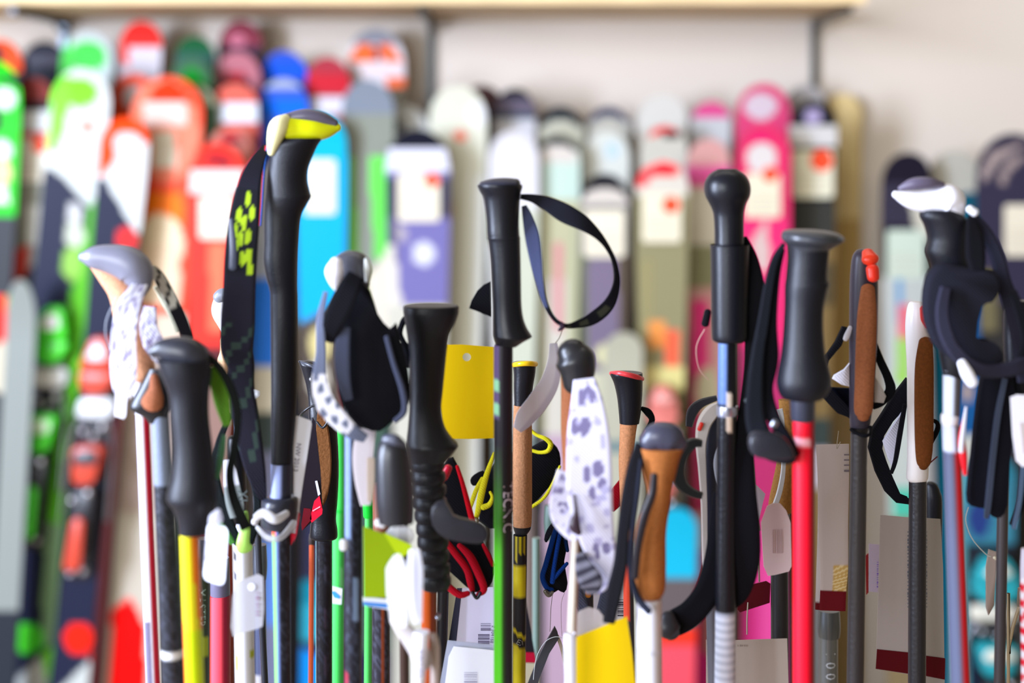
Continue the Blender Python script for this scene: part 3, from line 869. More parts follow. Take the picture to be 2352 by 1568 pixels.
# --- small white head cork grip behind strap
d = 1.16
p = pole('small pole with white head and pale cork grip behind the patterned strap', 515, d)
make('head', tube(d, [(510, 692, 20), (508, 715, 22), (516, 745, 15), (520, 770, 6)], .9), M('plastic', (226, 224, 230)), p, 'white rounded head')
make('head_cap', tube(d, [(505, 682, 15, -4), (515, 676, 16, -4), (528, 678, 12, -4)], .8), M('plastic', (120, 124, 134)), p, 'grey cap')
make('grip', tube(d, [(520, 782, 14), (517, 810, 12), (512, 835, 14), (518, 858, 10)], .9), M('cork', (238, 190, 150)), p)
make('sleeve', tube(d, [(520, 768, 9), (530, 860, 9), (538, 900, 8)], 1, dd=.012), PL, p)
shaft(p, d, 536, 880, 548, 1568, 7, mat=M('plastic', (86, 92, 110)), dd=.012)
t_ = thing('cable_tie_tag', 'clear plastic tie hanging under the patterned strap of the tall pole', 'tag', 560, 1.05, z=1.25)
make('tie_head', tube(1.05, [(540, 880, 4), (565, 895, 5), (592, 902, 6), (580, 912, 7)], .7), M('clear', (220, 220, 222)), t_)
make('tie_tail', ribbon(1.05, [(561, 895, 9), (562, 960, 9), (562, 1036, 9)], 1.5), M('clear', (206, 212, 230)), t_)

# --- P5 tall pole, yellow head
d = 1.0
p = pole('tallest pole, black grip with fluorescent yellow pistol head', 652, d)
lathe('grip', p, d, [(318, 640, 742), (330, 622, 732), (350, 619, 722), (385, 615, 708), (415, 612, 706), (442, 610, 712), (452, 609, 714), (470, 607, 704), (500, 606, 690), (560, 606, 684), (600, 605, 682), (640, 612, 681), (665, 619, 681), (700, 621, 682), (900, 622, 683), (1040, 622, 672), (1068, 623, 670)], FO, .8, sub=5)
make('head', tube(d, [(630, 354, 9), (636, 325, 22), (652, 300, 33), (686, 297, 32), (720, 297, 29), (750, 297, 21), (776, 292, 10)], 1.15), M('gloss', (226, 232, 14)), p, 'fluorescent yellow head')
make('head_cap', tube(d, [(662, 272, 12, -3), (700, 268, 18, -3), (740, 272, 16, -3), (772, 282, 8, -3)], .95), M('plastic', (84, 78, 92)), p, 'dark grey top pad')
make('head_panel', tube(d, [(628, 350, 9, -8), (636, 320, 18, -10), (646, 290, 22, -10), (660, 274, 13, -6)], 1.0), M('gloss', (252, 248, 190)), p, 'pale yellow front panel')
make('neck_sleeve', loft(d, [(1064, 622, 671), (1068, 622, 671), (1130, 622, 670), (1142, 620, 668)], .95, 20, 1, paint=cpt((50, 52, 68), [(-1, .1, 0, 1200, (140, 150, 190))])), M('print'), p)
cl = make('lever_clamp', loft(d, [(1140, 618, 680), (1150, 602, 684), (1180, 600, 682), (1205, 604, 676), (1214, 612, 670)], .9, 20, 3), M('plastic', (44, 46, 58)), p)
make('lever', tube(d, [(602, 1168, 9, -22), (624, 1152, 11, -30), (650, 1164, 11, -32), (672, 1156, 8, -26)], .6), WHT, cl, 'white lever')
make('clamp_ring', tube(d, [(600, 1196, 5, -16), (630, 1208, 7, -28), (660, 1208, 7, -28), (682, 1188, 8, -14)], .7), M('clear', (226, 226, 232)), cl)
make('screw', tube(d, [(597, 1180, 8, -20), (597, 1181, 8, -14)], 1, 12, 1), WHT, cl)
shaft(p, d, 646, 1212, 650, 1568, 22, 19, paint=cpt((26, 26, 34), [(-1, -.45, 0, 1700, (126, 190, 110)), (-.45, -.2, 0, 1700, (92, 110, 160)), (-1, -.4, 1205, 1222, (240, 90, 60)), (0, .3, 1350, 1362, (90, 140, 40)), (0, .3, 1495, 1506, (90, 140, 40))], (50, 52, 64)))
DOTS = ((.1, 458), (-.35, 482), (.05, 492), (.5, 478), (-.1, 516), (-.4, 528), (.35, 512), (.1, 544), (.5, 540), (.6, 560), (-.45, 505))
def neon(t, u):
    y = 330 + t * 680
    if 445 < y < 566:
        return (172, 206, 40) if any(((u - bu) / .2) ** 2 + ((y - by) / 11) ** 2 < 1 for bu, by in DOTS) else (26, 27, 34)
    if u < -.9 and y < 560:
        return (220, 60, 60)
    if 640 < y < 900 and (int(y / 17) + int(u * 3)) % 4 == 0:
        return (48, 62, 56)
    return (30, 29, 40)
make('strap', ribbon(d, [(606, 336, 7, 6), (592, 372, 18, -4), (580, 420, 26, -12), (572, 500, 34, -18), (566, 580, 36, -20), (562, 660, 36, -20), (558, 740, 38, -20), (556, 790, 36, -20), (564, 830, 30, -18), (566, 880, 28, -18), (574, 960, 30, -14), (590, 1060, 24, -10), (600, 1120, 14, -4), (604, 1146, 8, 0)], 2.2, 14, neon, across=16), M('pfab'), p, 'black strap with lime dots')
make('strap_cord', ribbon(d, [(612, 335, 4, 2), (604, 372, 4, 6), (600, 410, 3, 8), (597, 460, 3, 8), (594, 520, 3, 6)], 2, paint=lambda t, u: (205, 60, 60) if u < 0 else (60, 110, 200)), M('pfab'), p, 'red and blue edge cord')
make('strap_slot', tube(d, [(546, 500, 5, -24), (552, 560, 8, -26), (551, 606, 9, -26)], .3), M('plastic', (70, 76, 96)), p)

# --- tags near x 690
t_ = thing('price_tag', 'tall narrow white tag with vertical print right of the tall black grip', 'tag', 694, 1.0, z=1.2)
make('tag_card', card([(676, 956), (684, 955), (714, 966), (716, 975), (708, 1030), (694, 1120), (686, 1178), (673, 1172), (674, 1100), (673, 1020)], 1.0), CW, t_)
letters('printed_text', 'NW 2013', 682, 1050, 12, 1.0, t_, M('card', (110, 106, 120)), 97)
make('tag_tail', card([(686, 1150), (676, 1190), (666, 1232), (663, 1250), (669, 1252), (678, 1232), (688, 1190)], 1.0, off=.001), CW, t_)
make('red_print', card([(668, 1224), (664, 1248), (669, 1252), (677, 1234), (680, 1226)], 1.0, off=-.0004), M('card', (230, 34, 62)), t_)
make('red_edge', card([(686, 1176), (689, 1180), (682, 1226), (675, 1246), (680, 1215)], 1.0, off=-.0004), M('card', (214, 60, 84)), t_)

# --- black flared cork pole behind
d = 1.12
p = pole('black flared grip with oval cork panel and silver rivet', 744, d)
lathe('grip', p, d, [(828, 686, 690), (829, 686, 715), (836, 688, 738), (842, 690, 742), (880, 702, 742), (920, 708, 744), (960, 708, 770), (1060, 712, 778), (1140, 712, 776), (1190, 714, 772), (1215, 712, 775), (1233, 712, 775), (1238, 722, 770)], RB, .8, sub=3)
make('top_rim', tube(d, [(688, 830, 3, 0), (708, 832, 4, -8), (728, 838, 4, -10), (742, 846, 3, 0)], 1), M('plastic', (64, 66, 76)), p)
make('cork_panel', pad([(732, 932), (744, 950), (755, 1000), (760, 1060), (757, 1110), (748, 1150), (736, 1165), (728, 1140), (724, 1060), (726, 980)], d - .0185, 6, 2, 2), CORKD, p)
make('rivet', tube(d, [(720, 865, 6, -11), (720, 865.5, 6, -8)], 1, 12, 1), MET, p)
make('strap_cord', tube(d, [(690, 960, 2.5, -10), (704, 935, 2.5, -24), (726, 918, 2.5, -28), (748, 916, 3, -28), (764, 945, 3.5, -26), (752, 966, 3, -26), (738, 955, 2.5, -24)], 1, 8), PL, p)
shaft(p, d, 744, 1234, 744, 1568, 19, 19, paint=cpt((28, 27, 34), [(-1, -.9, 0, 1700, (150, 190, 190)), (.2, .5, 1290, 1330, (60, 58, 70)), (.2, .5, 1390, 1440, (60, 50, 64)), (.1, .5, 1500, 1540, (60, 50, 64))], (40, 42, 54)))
t_ = thing('price_tag', 'dark red folded card with bright red corner on the cork panelled pole', 'tag', 712, 1.08, z=1.2)
make('tag_card', card([(718, 958), (724, 968), (736, 1080), (741, 1170), (735, 1182), (694, 1218), (688, 1170), (700, 1080)], 1.085), M('card', (30, 22, 30)), t_)
make('red_corner', card([(722, 1150), (734, 1138), (741, 1170), (740, 1180), (716, 1200), (712, 1190)], 1.085, .3, off=-.0005), M('card', (236, 24, 56)), t_)
make('dark_red_base', card([(698, 1166), (714, 1168), (716, 1192), (694, 1218), (692, 1205)], 1.085, .3, off=-.0005), M('card', (110, 14, 28)), t_)
make('white_print', card([(724, 1104), (729, 1103), (736, 1134), (731, 1138)], 1.085, .3, off=-.0008), CW, t_)
letters('printed_letter', 'l', 726, 1168, 22, 1.085, t_, M('card', (240, 180, 190)), 60, off=-.001)
# thin orange pole behind it
d = 1.2
p = pole('thin orange shaft peeking out left of the cork panelled pole', 716, d)
lathe('grip', p, d, [(1226, 710, 722), (1240, 709, 723), (1252, 710, 722)], M('plastic', (60, 50, 50)))
shaft(p, d, 716, 1245, 714, 1568, 6, mat=M('plastic', (236, 104, 64)))
# neon green pole
d = 1.3
p = pole('neon green pole right of the cork panelled grip with paper flag label', 777, d)
lathe('grip', p, d, [(968, 758, 796), (990, 760, 796), (1150, 762, 796), (1156, 760, 797), (1164, 760, 797), (1170, 762, 796)], M('plastic', (64, 216, 90)), label='neon green sleeve')
shaft(p, d, 778, 1160, 774, 1568, 17, 16, mat=M('print'), paint=cpt((76, 214, 96), [(-1, -.6, 0, 1700, (0, 190, 70)), (.5, .8, 1300, 1340, (150, 236, 170)), (-1, 1, 1140, 1172, (0, 214, 60))]))
make('label_flag', card([(745, 1346), (752, 1343), (786, 1352), (784, 1388), (755, 1384), (746, 1372)], 1.26), CW, p, 'white label flag with blue print')
make('blue_print', card([(760, 1358), (768, 1357), (781, 1368), (780, 1375), (768, 1372)], 1.26, .2, off=-.0005), M('card', (66, 160, 226)), p)

# --- P6 white/black head with large strap
d = .96
p = pole('pole with black and white ball head wrapped by a wide black strap', 811, d)
make('head', tube(d, [(806, 612, 46), (808, 630, 47), (812, 660, 36), (816, 720, 24)], .85, n=24), M('plastic', (72, 72, 80)), p)
make('head_side', tube(d, [(782, 595, 14, -22), (778, 615, 21, -24), (780, 640, 15, -22), (783, 660, 6, -18)], .7), M('plastic', (240, 238, 250)), p, 'white side shell')
make('head_far_side', tube(d, [(846, 592, 5, -14), (850, 612, 9, -14), (848, 640, 6, -12)], .9), M('plastic', (200, 204, 200)), p, 'white far shell')
lathe('grip', p, d, [(690, 790, 838), (760, 786, 842), (860, 788, 840), (960, 790, 836), (990, 792, 832)], RB, .9)
make('strap_wrap', ribbon(d, [(830, 622, 20, -30), (816, 648, 24, -34), (796, 690, 26, -34), (778, 730, 22, -32), (768, 770, 12, -28)], 2), FB, p)
make('strap_panel', pad([(812, 648), (848, 668), (866, 722), (894, 756), (908, 742), (916, 770), (936, 850), (942, 915), (930, 940), (900, 970), (872, 992), (836, 985), (800, 955), (776, 900), (768, 820), (770, 760), (784, 715)], d - .022, 7, 2.5, 2), FB, p)
make('strap_fold', ribbon(d, [(802, 738, 14, -28), (798, 790, 17, -30), (800, 850, 16, -30), (812, 900, 10, -28)], 1.5), FBG, p, 'grey strap fold')
make('strap_edge', ribbon(d, [(760, 660, 5, -26), (750, 720, 9, -30), (752, 790, 12, -32), (750, 850, 17, -34), (762, 900, 22, -36), (790, 935, 21, -36), (820, 965, 17, -34), (850, 985, 10, -30)], 2, 8, paint=lambda t, u: (240, 240, 252) if .4 < t < .84 and (math.sin(t * 61 + u * 3) + math.sin(t * 23 - u * 4) > -.55) else (112, 120, 146)), M('pfab'), p, 'grey webbing with white print')
make('strap_piping', tube(d, [(896, 762, 6, -26), (912, 820, 6, -27), (932, 880, 7, -28), (936, 925, 7, -28), (915, 948, 6, -26)], .5), FBG, p, 'grey piping')
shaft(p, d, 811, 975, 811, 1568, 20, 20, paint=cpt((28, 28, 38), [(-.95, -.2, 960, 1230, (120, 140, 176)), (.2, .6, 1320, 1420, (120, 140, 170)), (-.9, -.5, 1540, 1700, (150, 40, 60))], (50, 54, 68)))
make('button', tube(d, [(797, 1225, 9, -20), (797, 1238, 9, -20)], .6), WHT, p)

# --- tag / green cards around 840-950
t_ = thing('price_tag', 'white and beige curled tag under the wide black strap', 'tag', 840, .95, z=1.2)
make('tag_card', ribbon(.945, [(842, 985, 22), (834, 1040, 24), (834, 1100, 20), (840, 1160, 12)], .8), M('card', (212, 204, 212)), t_)
make('beige_side', ribbon(.945, [(852, 1050, 9, -1), (852, 1100, 9, -1), (850, 1150, 6, -1)], .8), M('card', (188, 172, 158)), t_)
d = .9
p = pole('short pole with round dark grey top in front of the green card', 906, d)
lathe('grip', p, d, [(1002, 892, 908), (1010, 876, 924), (1030, 866, 938), (1060, 862, 944), (1110, 862, 950), (1160, 864, 952), (1200, 870, 950)], M('plastic', (32, 32, 38)), .85)
make('top_highlight', tube(d, [(888, 1008, 13, -2), (908, 1008, 14, -4), (924, 1022, 12, -2)], .9), M('plastic', (74, 76, 90)), p, 'grey top highlight built as a piece')  # lighter grey piece paints the highlight on the rounded top
shaft(p, d, 908, 1195, 912, 1568, 12, mat=M('plastic', (60, 40, 34)), dd=.06, tip=False)
d = .97
p = pole('green and black thin shaft below the lime green card', 850, 1.15)
lathe('grip', p, 1.15, [(1126, 832, 862), (1140, 832, 862), (1180, 834, 862), (1188, 836, 860)], M('plastic', (0, 214, 50)), label='bright green sleeve')
shaft(p, 1.15, 847, 1185, 845, 1568, 9, mat=M('plastic', (84, 210, 96)))
p = pole('carbon shaft with orange stripe below the lime green card', 875, 1.08)
lathe('grip', p, 1.08, [(1110, 856, 892), (1180, 856, 892), (1260, 858, 894)], M('plastic', (150, 92, 70)))
shaft(p, 1.08, 875, 1250, 875, 1568, 20, paint=cpt((42, 40, 50), [(.05, .45, 0, 1700, (156, 72, 36))], (66, 66, 80)))
t_ = thing('green_card', 'lime green hang card with pale folded flap and blue bottom stripe', 'tag', 870, .93, z=1.2)
make('tag_card', card([(834, 1208), (886, 1228), (912, 1262), (900, 1300), (892, 1372), (836, 1372)], .93), M('card', (134, 158, 0)), t_)
make('flap', card([(880, 1222), (946, 1252), (942, 1268), (922, 1280), (908, 1268)], .928), M('card', (172, 196, 12)), t_, 'brighter lime flap')
make('stripe', card([(833, 1370), (892, 1376), (893, 1400), (834, 1390)], .931), M('card', (205, 208, 214)), t_, 'white strip')
make('blue_print', card([(834, 1381), (892, 1386), (892, 1396), (834, 1389)], .931, .2, off=-.0005), M('card', (56, 120, 190)), t_)
make('hanger', pad(circ(918, 1232, 34, 14, 26), .94, 2, .6), CLR, t_)
make('snap', tube(.93, [(868, 1200, 10), (880, 1203, 10)], .5), WHT, t_)
t_ = thing('tag_pair', 'front one of two overexposed white tags beside the green card', 'tag', 912, .86, 'paired white tags', z=1.2)
make('tag_card', card([(906, 1275), (918, 1273), (928, 1290), (936, 1340), (937, 1420), (933, 1440), (912, 1438), (896, 1420), (888, 1360), (887, 1305), (895, 1290)], .86), M('gloss', (246, 246, 250)), t_)
t_ = thing('tag_pair', 'rear one of two white tags, against the ribbed black handle', 'tag', 952, .88, 'paired white tags', z=1.2)
make('tag_card', ribbon(.88, [(952, 1262, 12), (953, 1310, 19), (954, 1370, 17), (960, 1430, 10)], .8, paint=lambda t, u: (240, 240, 250) if u < -.2 or u > .35 else (196, 192, 214)), M('printmat'), t_)
# white pole in front
d = .9
p = pole('white lettered shaft crossing a grey blade at the bottom, left of the barcode tags', 975, d)
make('grip', tube(d, [(905, 1432, 14, 8), (930, 1462, 20, 8), (958, 1500, 24, 8), (970, 1530, 22, 6)], .5), M('plastic', (188, 180, 178)), p)
shaft(p, d, 968, 1450, 962, 1568, 18, 14, mat=M('print'), paint=cpt((238, 238, 248)))
letters('lettering', 'EXCEL', 966, 1518, 17, d, p, M('card', (170, 166, 190)), 88, rad=(18, 0))
make('side_sleeve', loft(d, [(1470, 984, 1000), (1500, 986, 1008), (1590, 986, 1008)], .8, 12, 2, dd=.012), M('plastic', (178, 160, 150)), p)

# --- P7 big black foam grip with ribbed lower part
d = .99
p = pole('wide black foam grip with ribbed lower handle, behind it the yellow card', 990, d)
lathe('grip', p, d, [(700, 944, 1036), (702, 928, 1052), (712, 926, 1053), (722, 927, 1052), (745, 931, 1044), (770, 935, 1032), (800, 938, 1027), (850, 940, 1022), (900, 941, 1017), (940, 940, 1014), (980, 937, 1022), (1008, 934, 1040), (1022, 934, 1052), (1036, 938, 1044), (1060, 942, 1024)], M('foam', (20, 20, 26)), .85, e=2.2)
rr = []
y = 1056
while y < 1345:
    c0 = 982 + (y - 1056) * .07
    h = 40 - (y - 1056) * .02
    rr += [(y, c0 - h, c0 + h), (y + 16, c0 - h, c0 + h), (y + 22, c0 - h + 4, c0 + h - 4), (y + 26, c0 - h + 4, c0 + h - 4)]
    y += 30
lathe('ribbed_handle', p, d, rr, M('foam', (17, 18, 25)), .9, sub=2)
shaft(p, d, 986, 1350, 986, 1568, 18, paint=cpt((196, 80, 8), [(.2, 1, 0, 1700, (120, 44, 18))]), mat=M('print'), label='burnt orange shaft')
make('cord_loop', tube(d, [(936, 800, 6, 4), (926, 785, 5, 4), (918, 765, 6, 4), (926, 738, 7, 4), (938, 728, 6, 4)], .8), FB, p)
make('knot', tube(d, [(924, 790, 5, 0), (935, 812, 9, -2), (940, 840, 8, 2)], .8), FB, p)
make('guard', pad([(990, 1168), (1020, 1150), (1040, 1185), (1075, 1196), (1105, 1205), (1120, 1222), (1118, 1242), (1100, 1250), (1060, 1246), (1020, 1236), (994, 1210)], d - .047, 7, 2, 2), M('rubber', (40, 40, 48)), p)
make('screw', tube(d, [(1008, 1400, 6, -16), (1008, 1401, 6, -10)], 1, 10, 1), MET, p)
p2 = pole('plain black shaft just right of the burnt orange one', 1018, 1.1)
lathe('grip', p2, 1.1, [(1200, 1006, 1034), (1260, 1004, 1034), (1360, 1005, 1032)], PL)
shaft(p2, 1.1, 1018, 1355, 1012, 1568, 13, mat=M('plastic', (20, 20, 28)))
make('screw', tube(1.1, [(1004, 1518, 6, -14), (1004, 1519, 6, -10)], 1, 10, 1), MET, p2)
# red strap
RED = M('fabric', (168, 8, 30))
st = thing('pole_strap', 'black wrist strap with red piping hanging from the ribbed handle', 'strap', 1065, 1.04, z=1.15)
make('strap_body', pad([(1040, 1052), (1056, 1090), (1070, 1130), (1086, 1180), (1100, 1230), (1128, 1280), (1134, 1320), (1120, 1352), (1090, 1362), (1050, 1330), (1014, 1290), (1008, 1230), (1010, 1120), (1020, 1070)], 1.045, 7, 2, 2), FB, st)
make('piping', tube(1.045, [(1050, 1070, 4, -1), (1062, 1105, 5, -3), (1074, 1150, 6, -3), (1086, 1196, 7, -3)], .7), M('fabric', (206, 12, 30)), st, 'red piping')
make('piping', tube(1.045, [(1020, 1230, 6, -6), (1044, 1262, 8, -6), (1072, 1300, 8, -6), (1082, 1335, 8, -6), (1086, 1356, 5, -4)], .7), RED, st, 'red piping')
make('piping', tube(1.045, [(1056, 1245, 6, -8), (1080, 1270, 9, -8), (1100, 1310, 9, -8), (1112, 1345, 8, -8), (1098, 1360, 5, -5)], .7), RED, st, 'red piping')
make('piping', tube(1.045, [(1014, 1308, 5, -7), (1030, 1338, 8, -7), (1056, 1358, 8, -7), (1076, 1356, 6, -6)], .7), M('fabric', (178, 12, 34)), st, 'red piping')
make('piping', tube(1.045, [(1110, 1248, 4, -3), (1122, 1272, 5, -3), (1132, 1296, 4, -2)], .7), RED, st, 'red piping')
make('toggle', tube(1.02, [(1030, 1074, 9), (1020, 1094, 10), (1015, 1108, 5), (1008, 1136, 4)], .8), M('plastic', (218, 20, 52)), st, 'red toggle')
make('ring', tube(1.045, [(1086, 1352, 4, -8), (1096, 1364, 4, -9), (1104, 1352, 4, -8)], 1, 8), M('metal', (50, 50, 54)), st)

# --- yellow card centre
t_ = thing('yellow_card', 'plain yellow hang card with a round hole, between the black grips', 'tag', 1076, 1.06, z=1.25)
make('tag_card', card([(1002, 792), (1060, 791), (1137, 797), (1137, 1006), (1080, 1008), (1022, 1007), (1008, 900)], 1.06, .8, hole=circ(1072, 820, 9.5, 16)), M('card', (240, 198, 0)), t_)

# --- barcode tags
t_ = thing('price_tag', 'lavender white barcode tag with dark navy edge, upper one', 'tag', 1095, 1.1, z=1.1)
make('tag_card', card([(1060, 1350), (1137, 1348), (1138, 1486), (1046, 1480), (1054, 1400)], 1.105), M('card', (214, 210, 234)), t_)
make('navy_edge', card([(1050, 1350), (1061, 1350), (1047, 1480), (1030, 1476), (1042, 1400)], 1.105, .3, off=-.0004), M('card', (52, 54, 76)), t_)
make('barcode', merge(bars(1104, 1431, 1127, 1450, 1.105, False, 5, seed=4), bars(1098, 1456, 1124, 1482, 1.105, False, 7, seed=5)), M('card', (96, 88, 112)), t_, smooth=False)
letters('printed_digits', '2 304168', 1131, 1456, 8, 1.105, t_, M('card', (110, 104, 124)), 97)
t_ = thing('price_tag', 'white price label inside a clear sleeve at the bottom edge, lower barcode tag', 'tag', 1075, 1.05, z=1.1)
make('sleeve', card([(1028, 1470), (1130, 1480), (1139, 1482), (1139, 1600), (1005, 1600), (1012, 1560)], 1.06), M('clear', (190, 196, 216)), t_)
make('tag_card', card([(1042, 1484), (1124, 1492), (1138, 1494), (1138, 1600), (1018, 1600), (1030, 1508)], 1.058, .5), M('card', (240, 242, 252)), t_)
make('barcode', bars(1066, 1543, 1096, 1575, 1.058, False, 8, off=-.0004, seed=8), M('card', (172, 168, 190)), t_, smooth=False)

# --- P9 pole with open strap loop
d = .99
p = pole('black rubber grip with flat top and big open strap loop, purple to green shaft', 1158, d)
lathe('grip', p, d, [(424, 1096, 1199), (430, 1097, 1200), (440, 1102, 1197), (452, 1109, 1195), (480, 1114, 1193), (510, 1117, 1192), (536, 1118, 1193), (543, 1119, 1194), (546, 1118, 1195), (556, 1121, 1195), (600, 1126, 1196), (660, 1129, 1197), (700, 1131, 1198), (730, 1131, 1202), (752, 1131, 1210), (768, 1131, 1220), (774, 1132, 1222), (784, 1135, 1204), (796, 1140, 1186)], RB, .9, sub=3)
make('top_cap', tube(d, [(1108, 426, 10), (1130, 423, 13), (1160, 422, 14), (1186, 422, 12)], 2.6), M('rubber', (46, 46, 58)), p)
sh9 = lambda u, y, st: ((26, 20, 30) if y < 1020 else ((26, 22, 26) if u > -.2 else (lambda f: (int(30 + 52 * f), int(34 + 160 * f), 30))(min(1, (y - 1020) / 260.0)))) if not (u < -.35 and y < 960) else ((96, 76, 122) if not (868 < y < 895 or 922 < y < 950) else (150, 214, 170))
def sh9b(u, y, st):
    c = sh9(u, y, st)
    if y > 1150 and -.2 < u < .3:
        c = (40, 70, 20)
    return c
shaft(p, d, 1156, 792, 1156, 1568, 22, 22, paint=sh9b, mat=M('print'))
letters('lettering', 'TECNIC', 1166, 1160, 24, d, p, M('card', (196, 178, 186)), 90, rad=(22, 9))
make('strap', ribbon(d, [(1196, 452, 6, 4, 0), (1225, 456, 10, 2, 0), (1258, 468, 17, -2, 10), (1296, 488, 22, -6, 10), (1340, 512, 19, -8, 30), (1376, 542, 12, -6, 45), (1402, 580, 8, 0, 55), (1416, 620, 9, 4, 50), (1417, 660, 12, 8, 40), (1400, 705, 16, 12, 25), (1364, 735, 15, 10, 10), (1324, 748, 9, 6, 20), (1296, 748, 6, 2, 40), (1270, 728, 6, -2, 50), (1250, 690, 8, -4, 45), (1238, 640, 11, -6, 30), (1230, 590, 15, -6, 10), (1222, 540, 17, -4, 0), (1212, 500, 12, 2, 0), (1204, 475, 6, 8, 0)], 1.6, 8, paint=lambda t, u: (58, 60, 50) if (.46 < t < .62 and int(t * 100) % 6 < 3 and abs(u) < .5) else ((20, 20, 28) if t < .72 else (64, 70, 100)), across=10), M('pfab'), p)
make('strap_tail', card([(1077, 708), (1083, 690), (1096, 668), (1112, 654), (1126, 646), (1127, 728), (1100, 716)], d + .02, 2), FB, p)
make('stitch_knot', tube(d, [(1288, 742, 5, 0), (1292, 750, 6, 0), (1284, 758, 3, 0)], .7), M('fabric', (60, 44, 60)), p)
t_ = thing('paper_tag', 'curled white paper tag hanging under the open strap loop', 'tag', 1235, 1.03, z=1.2)
make('tag_card', ribbon(1.03, [(1271, 788, 9, 0, 0), (1272, 830, 15, 0, 10), (1262, 880, 24, 2, 20), (1236, 925, 30, 4, 30), (1208, 960, 28, 4, 30), (1188, 988, 12, 2, 20)], .7, 8, paint=lambda t, u: (228, 226, 240) if u < .5 else (206, 202, 222)), M('printmat'), t_)
make('thread', tube(1.03, [(1292, 755, 1), (1285, 775, 1), (1274, 790, 1)], 1, 6), STR, t_)

# --- P10 yellow rim cork
d = 1.12
p = pole('cork grip with yellow rimmed black top, yellow and black shaft', 1200, d)
lathe('head', p, d, [(832, 1178, 1231), (838, 1178, 1231), (860, 1180, 1229), (890, 1180, 1224), (930, 1181, 1220), (985, 1181, 1218)], RB, .9)
make('rim', tube(d, [(1180, 838, 6, 0), (1192, 832, 6, -8), (1206, 830, 6, -10), (1220, 831, 6, -8), (1230, 836, 6, 0)], 1), M('plastic', (244, 196, 14)), p, 'yellow top rim')
lathe('grip', p, d, [(930, 1180, 1220), (985, 1178, 1222), (1060, 1177, 1222), (1150, 1177, 1222), (1200, 1178, 1221), (1212, 1180, 1218)], CORK, .92, label='cork grip')
lathe('end_cap', p, d, [(1208, 1178, 1220), (1216, 1180, 1218), (1228, 1184, 1210), (1236, 1186, 1208)], RB)
def sh10(u, y, st):
    YE = (196, 176, 12)
    if 1225 < y < 1272 and (-.75 < u < -.35 or -.15 < u < .2 or .4 < u < .8):
        return YE
    if 1272 <= y < 1285 and -.75 < u < -.35:
        return YE
    if 1298 < y < 1372 and u < .85:
        return YE
    if 1448 + u * 9 < y < 1458 + u * 9:
        return YE
    if y > 1482 + u * 8:
        return YE
    return (24, 20, 24)
shaft(p, d, 1195, 1228, 1192, 1568, 16, 15, paint=sh10, mat=M('print'))
letters('lettering', 'EX', 1196, 1472, 13, d, p, M('card', (150, 148, 140)), 26, rad=(15, 4))
YF = M('fabric', (206, 196, 30))
st = thing('pole_strap', 'padded black strap with yellow piping behind the yellow rimmed cork grip', 'strap', 1190, 1.16, z=1.25)
make('strap_pad', pad([(1222, 1028), (1255, 1012), (1280, 1030), (1288, 1055), (1284, 1080), (1262, 1120), (1222, 1160), (1180, 1170), (1150, 1215), (1100, 1200), (1110, 1120), (1140, 1060), (1180, 1040)], 1.165, 8, 2.5, 2), FB, st)
make('piping', tube(1.165, [(1286, 1070, 3, -1), (1272, 1105, 4, -2), (1250, 1140, 4, -3), (1222, 1162, 4, -2)], .8), YF, st, 'yellow piping')
make('piping', tube(1.165, [(1218, 985, 4, -4), (1234, 996, 4, -6), (1252, 1002, 5, -8), (1264, 1014, 6, -8), (1258, 1030, 5, -8), (1240, 1035, 4, -6), (1222, 1032, 4, -4)], .8), YF, st, 'yellow piping')
make('piping', tube(1.165, [(1136, 1038, 4, -4), (1120, 1080, 6, -6), (1108, 1120, 8, -8), (1100, 1160, 7, -8), (1094, 1184, 5, -6)], .7), YF, st, 'yellow piping')
make('piping', tube(1.165, [(1108, 1094, 4, -6), (1094, 1120, 5, -7), (1084, 1150, 5, -7), (1080, 1166, 3, -6)], .7), YF, st, 'yellow piping')
make('hook', tube(1.165, [(1126, 1124, 3, -8), (1131, 1136, 4, -9), (1124, 1152, 6, -9), (1110, 1158, 7, -9)], .7), YF, st)
make('tab', pad([(1080, 1104), (1088, 1092), (1108, 1082), (1114, 1095), (1100, 1112), (1086, 1116)], 1.17, 4, 1, 2), FB, st)
make('buckle', tube(1.165, [(1088, 1182, 3, -9), (1098, 1186, 3, -10), (1092, 1200, 4, -9)], .8), M('metal', (120, 110, 80)), st)

# --- black/red banner behind P10
t_ = thing('banner_tag', 'black tapering card with red and beige bands behind the yellow and black shaft', 'tag', 1215, 1.25, z=1.0)
make('tag_card', card([(1196, 1365), (1206, 1368), (1230, 1510), (1240, 1600), (1190, 1600)], 1.25), M('card', (26, 22, 28)), t_)
make('red_band', card([(1200, 1497), (1227, 1498), (1231, 1521), (1200, 1520)], 1.25, .3, off=-.0005), M('card', (170, 8, 44)), t_)
make('beige_base', card([(1200, 1521), (1231, 1522), (1242, 1600), (1200, 1600)], 1.25, .3, off=-.0005), M('card', (182, 170, 144)), t_)

